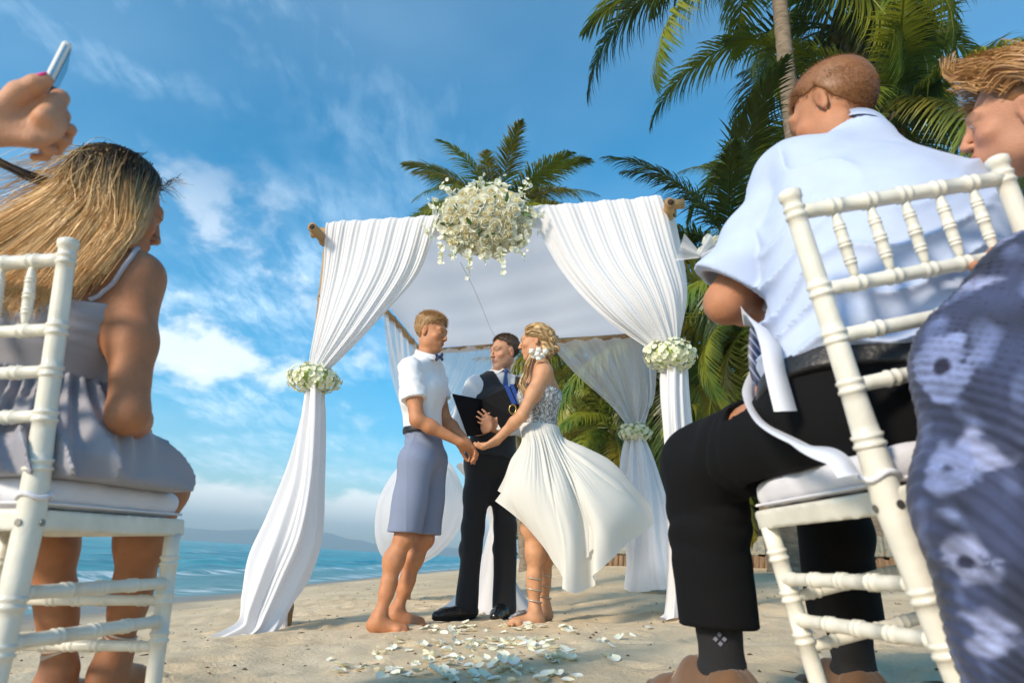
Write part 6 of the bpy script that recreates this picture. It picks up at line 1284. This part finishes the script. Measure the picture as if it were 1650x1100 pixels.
        for j in range(Ns):
            jt = r.normal(size=3); a0 = root_ + jt * .006; a1 = up0 + jt * .006; a2 = mid + jt * .008 + r.normal(size=3) * .001; a3 = end + jt * .010 + r.normal(size=3) * .0015
            c = crom([a0, a1, (a1 + a2) / 2 + (a1 - H.o) * .05, a2, (a2 + a3) / 2 + np.array([.002, 0, -.005 + .006 * math.sin(v_ * 40)]), a3], K); paths.append(c)
            cols.append((r.normal() * .12 + (i % 5) * .06, r.uniform(.0, .25)))
    for i in range(260):  # stray hairs
        th = r.uniform(0, 1); a0 = H(r.normal() * .03, -.02, .12); e_ = P(r.uniform(-60, 90), r.uniform(265, 360), 1.26); c = crom([a0, (a0 + e_) / 2 + r.normal(size=3) * .02 + (0, 0, .02), e_], K); paths.append(c); cols.append((.1, .1))
    for i in range(420):  # a dark lock flung up to the left
        jt = r.normal(size=3) * .003; paths.append(crom([P(150, 300, 1.36) + jt, P(88, 296, 1.3) + jt * 1.2, P(50, 285, 1.27) + jt * 1.3, P(0, 262, 1.25) + jt, P(-40, 240, 1.22) + jt * 2], K)); cols.append((-.9, 0))
    for i in range(60):   # flyaways at the forehead
        a0 = H(r.normal() * .04, .06, .10 + r.normal() * .01); paths.append(crom([a0, a0 + np.array([.01, 0, .012]) + r.normal(size=3) * .006, a0 + np.array([.035, 0, .0]) + r.normal(size=3) * .014], K)); cols.append((-.9, 0))
    paths = np.array(paths, float)
    # keep strands outside the head and shoulders
    fl = paths.reshape(-1, 3).astype(np.float32); capm = [Ell(H(0, -.022, .042), np.array([.080, .099, .086]) * s, H.M, .03)] + g['torso'] + g['upR'] + g['neck']
    for _ in range(3):
        d = ev(capm, fl, False); b_ = d < .010; pb = fl[b_]; e = 1e-3; gr = np.stack([ev(capm, pb + np.eye(3, dtype=np.float32)[k] * e, False) - ev(capm, pb - np.eye(3, dtype=np.float32)[k] * e, False) for k in range(3)], 1); gr /= np.linalg.norm(gr, axis=1)[:, None] + 1e-9; fl[b_] = pb + gr * (.011 - d[b_])[:, None]
    paths = fl.reshape(len(paths), K, 3); V, F = strands(paths, .0008, .00035, 2); me = newmesh('long_hair', V, F)
    t_ = np.tile(np.repeat(np.linspace(0, 1, K), 2), len(paths)); o = np.repeat(np.array([c[0] for c in cols]), K * 2); lt = np.repeat(np.array([c[1] for c in cols]), K * 2); m = np.clip((t_ - .22 + o * .5) / .34, 0, 1)[:, None]
    C = (1 - m) * np.array([.040, .022, .012]) + m * (np.array([.66, .42, .18]) * (1 + (lt - .08) * 2.2)[:, None]); setcol(me, C); link('long_hair', me, M_h, root)
    return root, J, H
girl, JGi, HGi = build_girl()
# ------------------------------------------------------------------ WOMAN AT THE RIGHT EDGE
def build_woman():
    J = dict(shL=np.array([1.02, .80, .62]), shR=np.array([1.30, .58, .60]), elL=P(1760, 470, .82), wrL=P(1690, 424, .90), elR=np.array([1.25, .80, .35]), wrR=np.array([1.0, .98, .42]), hipL=np.array([.92, .52, .22]), hipR=np.array([1.12, .42, .22]),
             knL=P(1560, 590, .88), knR=np.array([.86, .98, .25]), anL=P(1610, 1020, .88), anR=np.array([.86, .95, -.20]), neck=np.array([1.12, .86, .735]), headbase=np.array([1.04, 1.02, .80]))
    J['calfL'] = J['calfR'] = norm([.3, -.9, 0]); g = body_groups(J, 'f', 1.0); up, lat, fw = J['up'], J['lat'], J['fwd']
    H = Frame(P(1650, 192, 1.12), [-.72, .70, -.30], (-.16, -.12, .95), .95); g['head'] = head_prims(H, 'f'); J['headbase'] = H(0, -.03, -.08); g['neck'] = [Cap(J['neck'], H(0, -.03, -.07), .05, .048, .03)]
    q, _ = hand_prims(J['wrL'] , norm(P(1650, 402, .95) - J['wrL']), (0, .2, -1), (0, .9, .2), .88, (.4, .5, .4)); g['handL'] = q
    pr = allp(g); lo, hi = bounds(pr); root = empty('person', (.9, .95, -.3), 'red blonde woman at the right edge looking down, in a blue floral pleated dress', 'person')
    solid('body', lambda p, c=True: ev(pr, p, c), lo, hi, .0058, M_skin, root, face_color(H, (.46, .22, .13), lip=(.36, .08, .07), brow=(.24, .12, .05)))
    eyes(H, root, (0, .8, -.6))
    # pleated dress printed with big pale flowers
    m = mat('pleated_flower_print', (.1, .1, .2), .8, attr=True, var=.10, vscale=60, bump=.1, bscale=900, sheen=.1); fl_ = [(P(x, y, .84), r_) for x, y, r_ in ((1520, 590, .075), (1600, 470, .060), (1652, 640, .065), (1590, 742, .085), (1535, 760, .060), (1478, 690, .050), (1650, 860, .075), (1560, 905, .055), (1500, 830, .045), (1640, 410, .05), (1645, 535, .045), (1610, 1020, .06), (1480, 545, .04), (1655, 755, .06))]
    pa = SNoise(97, 9, 12); pb2 = SNoise(98, 26, 16)
    def dcol(V):
        C = np.tile(np.array([.022, .031, .074]), (len(V), 1)) * (1 + .5 * np.clip(pa(V), -1, 1))[:, None]; C += np.array([.085, .11, .21]) * (np.clip(pa(V * 1.7) - .1, 0, 1) * (.6 + .4 * pb2(V)))[:, None]
        for i, (c, R_) in enumerate(fl_):
            q = V - c; d = np.sqrt((q ** 2).sum(1)); an = np.arctan2(q[:, 2], q[:, 0] + .3 * q[:, 1]); edge_ = R_ * .66 * (.80 + .22 * np.abs(np.sin(an * 2.5 + i)) + .14 * pb2(V)); m_ = sst(0, .012, edge_ - d)[:, None]
            tone = np.array([.23, .26, .42]) if i % 2 else np.array([.16, .20, .37]); col_ = tone * (1 + .28 * np.sin(an * 17 + d * 60) * .5 + .2 * pb2(V * .6))[:, None]; C = C * (1 - m_) + col_ * m_; k_ = sst(.012, .006, d + .003 * pb2(V))[:, None]; C = C * (1 - k_) + np.array([.008, .010, .035]) * k_
        return np.clip(C, .004, 1)
    k = P(1560, 606, .88); q = [Cap(k, P(1700, 640, .80), .066, .10, .05), Cap(k, P(1588, 800, .88), .070, .080, .05), Cap(P(1588, 800, .88), P(1668, 1120, .88), .080, .058, .05), Cap(P(1700, 760, .86), P(1730, 1050, .86), .10, .10, .08), Cap(P(1700, 480, .84), P(1700, 640, .84), .085, .10, .08), Cap(J['hipL'], J['shL'] + (.10, 0, -.05), .15, .10, .08), Cap(P(1665, 458, .87), P(1575, 562, .88), .040, .062, .06)]
    pn = SNoise(95, 1.6, 10)
    def df(p, cull=True):
        d = ev(q, p, cull); n_ = pn(p); rel = p - f32(k); a = rel @ f32(norm([.5, -.1, .86])); ph = a * 480 + 60 * (rel @ f32([.5, .5, -.2])) + n_ * 26; return d - .0022 * np.sin(ph) - .012 * n_ 
    lo3, hi3 = bounds(q, .04); lo3[2] = max(lo3[2], -.33); hi3[0] = min(hi3[0], 1.12); solid('dress', df, lo3, hi3, .0041, m, root, dcol)
    M_h = mat('copper_blonde_hair', (.3, .15, .05), .42, attr=True); s = H.s; r = np.random.default_rng(8); base = [Ell(H(0, -.025, .045), np.array([.080, .100, .088]) * s, H.M, .03)]
    def hf(p, c=True): qq = ((p - f32(H.o)) @ f32(H.M)) / s; return np.maximum(ev(base, p, c), np.maximum((qq[:, 1] - .045 - .2 * (qq[:, 2] - .05)) * .8, (-.02 - qq[:, 2] - (.03 - qq[:, 1]) * .6) * .7 * (qq[:, 1] > -.02) - (qq[:, 1] <= -.02)))
    l_, h_ = bounds(base, .02); solid('hair', hf, l_, h_, .005, M_h, root, lambda V: np.tile(np.array([.20, .085, .025]), (len(V), 1))); paths = []; cv = []
    for i in range(260):
        az = r.uniform(-1.6, 1.6); t0 = r.uniform(-.2, .8); jn = r.uniform(-.01, .014)
        a = np.array([math.sin(az) * .078, .045 - .10 * t0, .045 + .085 * math.cos(az)]); fwd_ = r.random() < .5
        for j in range(22):
            jt = r.normal(size=3) * .0045; wv_ = .006 * math.sin(i * .7)
            if fwd_: pts = [a + jt, a + (0, .014, .014) + jt, a + (0, .028, .020) + jt * 1.2 + (0, 0, jn * .5), a + (math.copysign(.004, az), .040, .020) + jt * 1.6 + (0, jn, jn * .6)]   # blown over the forehead
            else: pts = [a + jt, a + (math.sin(az) * .018, -.03, .012) + jt, a + (math.sin(az) * .03, -.07, -.015) + jt, a + (math.sin(az) * .03, -.10, -.06) + jt * 2]
            paths.append(crom([H(*x) for x in pts], 10)); cv.append(r.uniform(0, 1) * .5 + (i % 4) * .15)
    for i in range(60):     # curls on the temple that the wind lifts
        jt = r.normal(size=3) * .003; a = np.array([.03, .05, .10]); paths.append(crom([H(*(a + jt)), H(*(a + (0, .035, .018) + jt)), H(*(a + (0, .055, .045) + jt * 2)), H(*(a + (0, .05, .07) + jt * 3))], 10)); cv.append(.6)
    V, F = strands(np.array(paths), .0011, .0006, 2); me = newmesh('hair_strands', V, F); cc = np.repeat(np.array(cv), 20)[:, None]; setcol(me, (1 - cc) * np.array([.22, .085, .022]) + cc * np.array([.60, .34, .13])); link('hair_strands', me, M_h, root)
    return root
woman = build_woman()
# ------------------------------------------------------------------ HAND WITH THE PHONE
def build_phone_hand():
    w = P(-50, 200, .80); kn = P(48, 200, .82); d = norm(kn - w); nrm = norm([.25, 1, .0]); q, tips = hand_prims(w, d, nrm, (0, 0, 1), .98, (.9, 1.2, .8), .04, ((.50, .84, .05), (.80, .60, .12), (.93, .34, .12)), [(.55, 1.25, .9), (.7, 1.3, .9), (.8, 1.35, .9), (.9, 1.3, .9)])
    q = q[:-3]; tp = [P(-4, 182, .80), P(30, 150, .80), P(56, 136, .80), P(74, 130, .803)]     # thumb laid over the edge of the phone
    for k, rr in enumerate((.0165, .0128, .0108)): q.append(Cap(tp[k], tp[k + 1], rr, rr * .88, .010))
    tips[-1] = (tp[3], norm(tp[3] - tp[2]))
    for i_, (fa, fb_, fc_) in enumerate((((70, 188), (97, 158), (88, 150)),)): a_, b_, c_ = P(*fa, .81), P(*fb_, .835), P(*fc_, .845); q += [Cap(a_, b_, .0120, .0100, .014), Cap(b_, c_, .0100, .0085, .008)]
    el = w - d * .26 + np.array([0, 0, -.05]); q += [Cap(w, w - d * .08 + (0, 0, -.01), .026, .031, .02), Cap(w - d * .08 + (0, 0, -.01), el, .031, .042, .02)]; lo, hi = bounds(q, .02)
    root = empty('person', w, 'raised hand with a pink thumbnail holding a phone at the upper left edge', 'person'); solid('arm', lambda p, c=True: ev(q, p, c), lo, hi, .0026, M_skin, root, lambda V: np.tile(np.array((.52, .25, .14)), (len(V), 1)))
    M_n = mat('pink_nail_polish', (.75, .02, .16), .15, coat=.6); tip, v_ = tips[-1]
    nb_ = norm(np.array([-.15, -.75, .75])); nb_ = norm(nb_ - v_ * (nb_ @ v_)); sd = np.cross(v_, nb_); c = tip - v_ * .004 + nb_ * .0085; v, f = sphere(c, (.0078, .0115, .0030), 8, 14, np.stack([sd, v_, nb_], 1)); mk('thumb_nail', v, f, M_n, root)
    # phone
    M_pw = mat('phone_white_case', (.72, .70, .66), .3, coat=.3); M_gl = mat('phone_glass', (.02, .03, .045), .06, coat=.5); M_si = mat('phone_silver_rim', (.6, .6, .6), .25, metal=1.)
    a, b_ = P(52, 182, .82), P(108, 72, .83); ax = norm(b_ - a); L_ = np.linalg.norm(b_ - a); fn_ = norm(np.cross(norm(P(80, 120, 1.)), ax)); fn_ = fn_ if fn_[0] > 0 else -fn_; fn_ = norm(fn_ - norm(P(80, 120, 1.)) * .16); fn_ = norm(fn_ - ax * (fn_ @ ax)); wd = np.cross(ax, fn_); wd = wd if wd[1] > 0 else -wd; Rm = np.stack([fn_, wd, ax], 1); c = (a + b_) / 2 + wd * .028
    pr_ = empty('phone', c, 'white slim mobile phone held up at the upper left', 'phone')
    def rb(hh, r_, off=(0, 0, 0)):
        def fn(p, cc=True): q_ = np.abs((p - f32(c + Rm @ np.array(off, float))) @ f32(Rm)) - (f32(hh) - r_); return np.sqrt((np.maximum(q_, 0) ** 2).sum(1)) + np.minimum(q_.max(1), 0) - r_
        return fn
    hh = np.array([.0065, .033, L_ / 2 + .004]); m_ = np.abs(Rm) @ hh + .01; solid('phone_body', rb(hh, .005), c - m_, c + m_, .0018, M_pw, pr_)
    v, f = box(c + fn_ * .0066, .0008, .060, L_ * .93, Rm); mk('screen', v, f, M_gl, pr_, smooth=False)
    v, f = box(c - wd * .0331 , .0030, .0012, L_ * .93, Rm); mk('rim', v, f, M_si, pr_, smooth=False)
    for k in (-.01, .008): v, f = box(c - wd * .0335 + ax * (.0 + k), .0034, .0016, .011, Rm); mk('button', v, f, M_si, pr_, smooth=False)
build_phone_hand()
# ------------------------------------------------------------------ posy with ribbons that the man holds
def build_posy():
    M_rb = mat('white_satin_ribbon', (.70, .72, .80), .35, sheen=.3, transl=.1); M_tl = mat('white_tulle', (.78, .80, .84), .8, transl=.4, alpha=.35)
    c0 = P(1248, 470, 1.60); root = empty('posy', c0, 'small tulle wrapped posy trailing white satin ribbons, held by the seated man', 'flowers'); r = np.random.default_rng(3)
    def ribbon(pts, w, tw, name='ribbon'):
        c = crom([P(*p_) for p_ in pts], 50); tg = np.gradient(c, axis=0); tg /= np.linalg.norm(tg, axis=1)[:, None]; V = []
        for i in range(50): t = i / 49; a = np.interp(t, np.linspace(0, 1, len(tw)), tw); s1 = norm(np.cross(tg[i], [0, 1, 0])); u1 = np.cross(s1, tg[i]); e = s1 * math.cos(a) + u1 * math.sin(a); V += [c[i] - e * w / 2, c[i] + e * w / 2]
        V = np.array(V); n = len(V); o = np.array([0, .0012, 0]); V = np.vstack([V, V + o]); F = []
        for i in range(49): k = 2 * i; F += [(k, k + 1, k + 3, k + 2), (n + k + 2, n + k + 3, n + k + 1, n + k), (k, k + 2, n + k + 2, n + k), (k + 1, n + k + 1, n + k + 3, k + 3)]
        mk(name, V, F, M_rb, root)
    ribbon([(1196, 508, 1.30), (1222, 522, 1.20), (1240, 552, 1.13), (1250, 600, 1.10), (1266, 662, 1.09)], .040, (1.2, .3, .1, .2, .1))
    ribbon([(1215, 600, 1.36), (1208, 640, 1.28), (1228, 680, 1.16), (1290, 716, 1.05), (1345, 738, .99), (1368, 766, .97)], .036, (.9, .2, .3, .5, .1, .1))
    for i in range(9):
        a, b_ = r.uniform(0, 6.28), r.uniform(-.6, .6); c = c0 if i < 4 else P(1128, 412, 1.72) if i < 7 else P(1205, 480, 1.46); u, v = np.meshgrid(np.linspace(-1, 1, 9), np.linspace(0, 1, 7), indexing='ij'); w = .05 if i < 4 else (.035 if i < 7 else .03)
        V = np.stack([u * w * (.2 + v), .02 * np.sin(u * 6 + i) * v, v * w * 1.7], -1).reshape(-1, 3) @ (rotz(a) @ roty(b_ + (1.2 if i < 4 else -1.0)) @ rotx(r.uniform(-.5, .5))).T + c; mk('tulle', V, grid_faces(9, 7), M_tl, root)
    for i in range(9): put('rose', roses[i % 4], root, P(1140 + r.uniform(-8, 22), 398 + r.uniform(-12, 10), 1.78), norm(r.normal(size=3) + (-1, 0, .6)), .55, r.uniform(0, 6))
    v, f = tube(crom([P(1150, 410, 1.76), P(1190, 450, 1.68), P(1240, 490, 1.58)], 12), [.03, .026, .022, .02, .018, .016, .015, .015, .015, .015, .015, .014], 10); mk('stems', v, f, M_leaf, root)
build_posy()
# ================================================================== LITTER ON THE SAND
M_deb = mat('dry_litter', (.10, .06, .03), .9, var=.5, vscale=8); r = np.random.default_rng(33); ps = []
for i in range(900):
    x, y = r.uniform(-3.5, 3.8), 1.8 + 11 * r.random() ** 1.5; z = float(sand_base(x, y)); a = r.uniform(0, 3.14); l = r.uniform(.003, .012) * (1 if i % 9 else 4.); w = r.uniform(.0015, .005)
    ps.append((x, y, a, l, w))
A = np.array(ps); zz = sand_z(A[:, 0], A[:, 1]); parts = []
for (x, y, a, l, w), z in zip(ps, zz):
    c, s = math.cos(a), math.sin(a); V = np.array([[-l, -w, 0], [l * .8, -w, .0], [l, w, .002], [-l * .7, w, .002], [0, 0, w * 1.6]]); V = np.stack([V[:, 0] * c - V[:, 1] * s + x, V[:, 0] * s + V[:, 1] * c + y, V[:, 2] + z + .0005], 1); parts.append((V, [(0, 1, 4), (1, 2, 4), (2, 3, 4), (3, 0, 4)]))
V, F = weld(parts); o = mk('beach_litter', V, F, M_deb, smooth=False); tag(o, 'small dark bits of leaf and shell grit strewn over the sand', 'litter', kind='stuff')
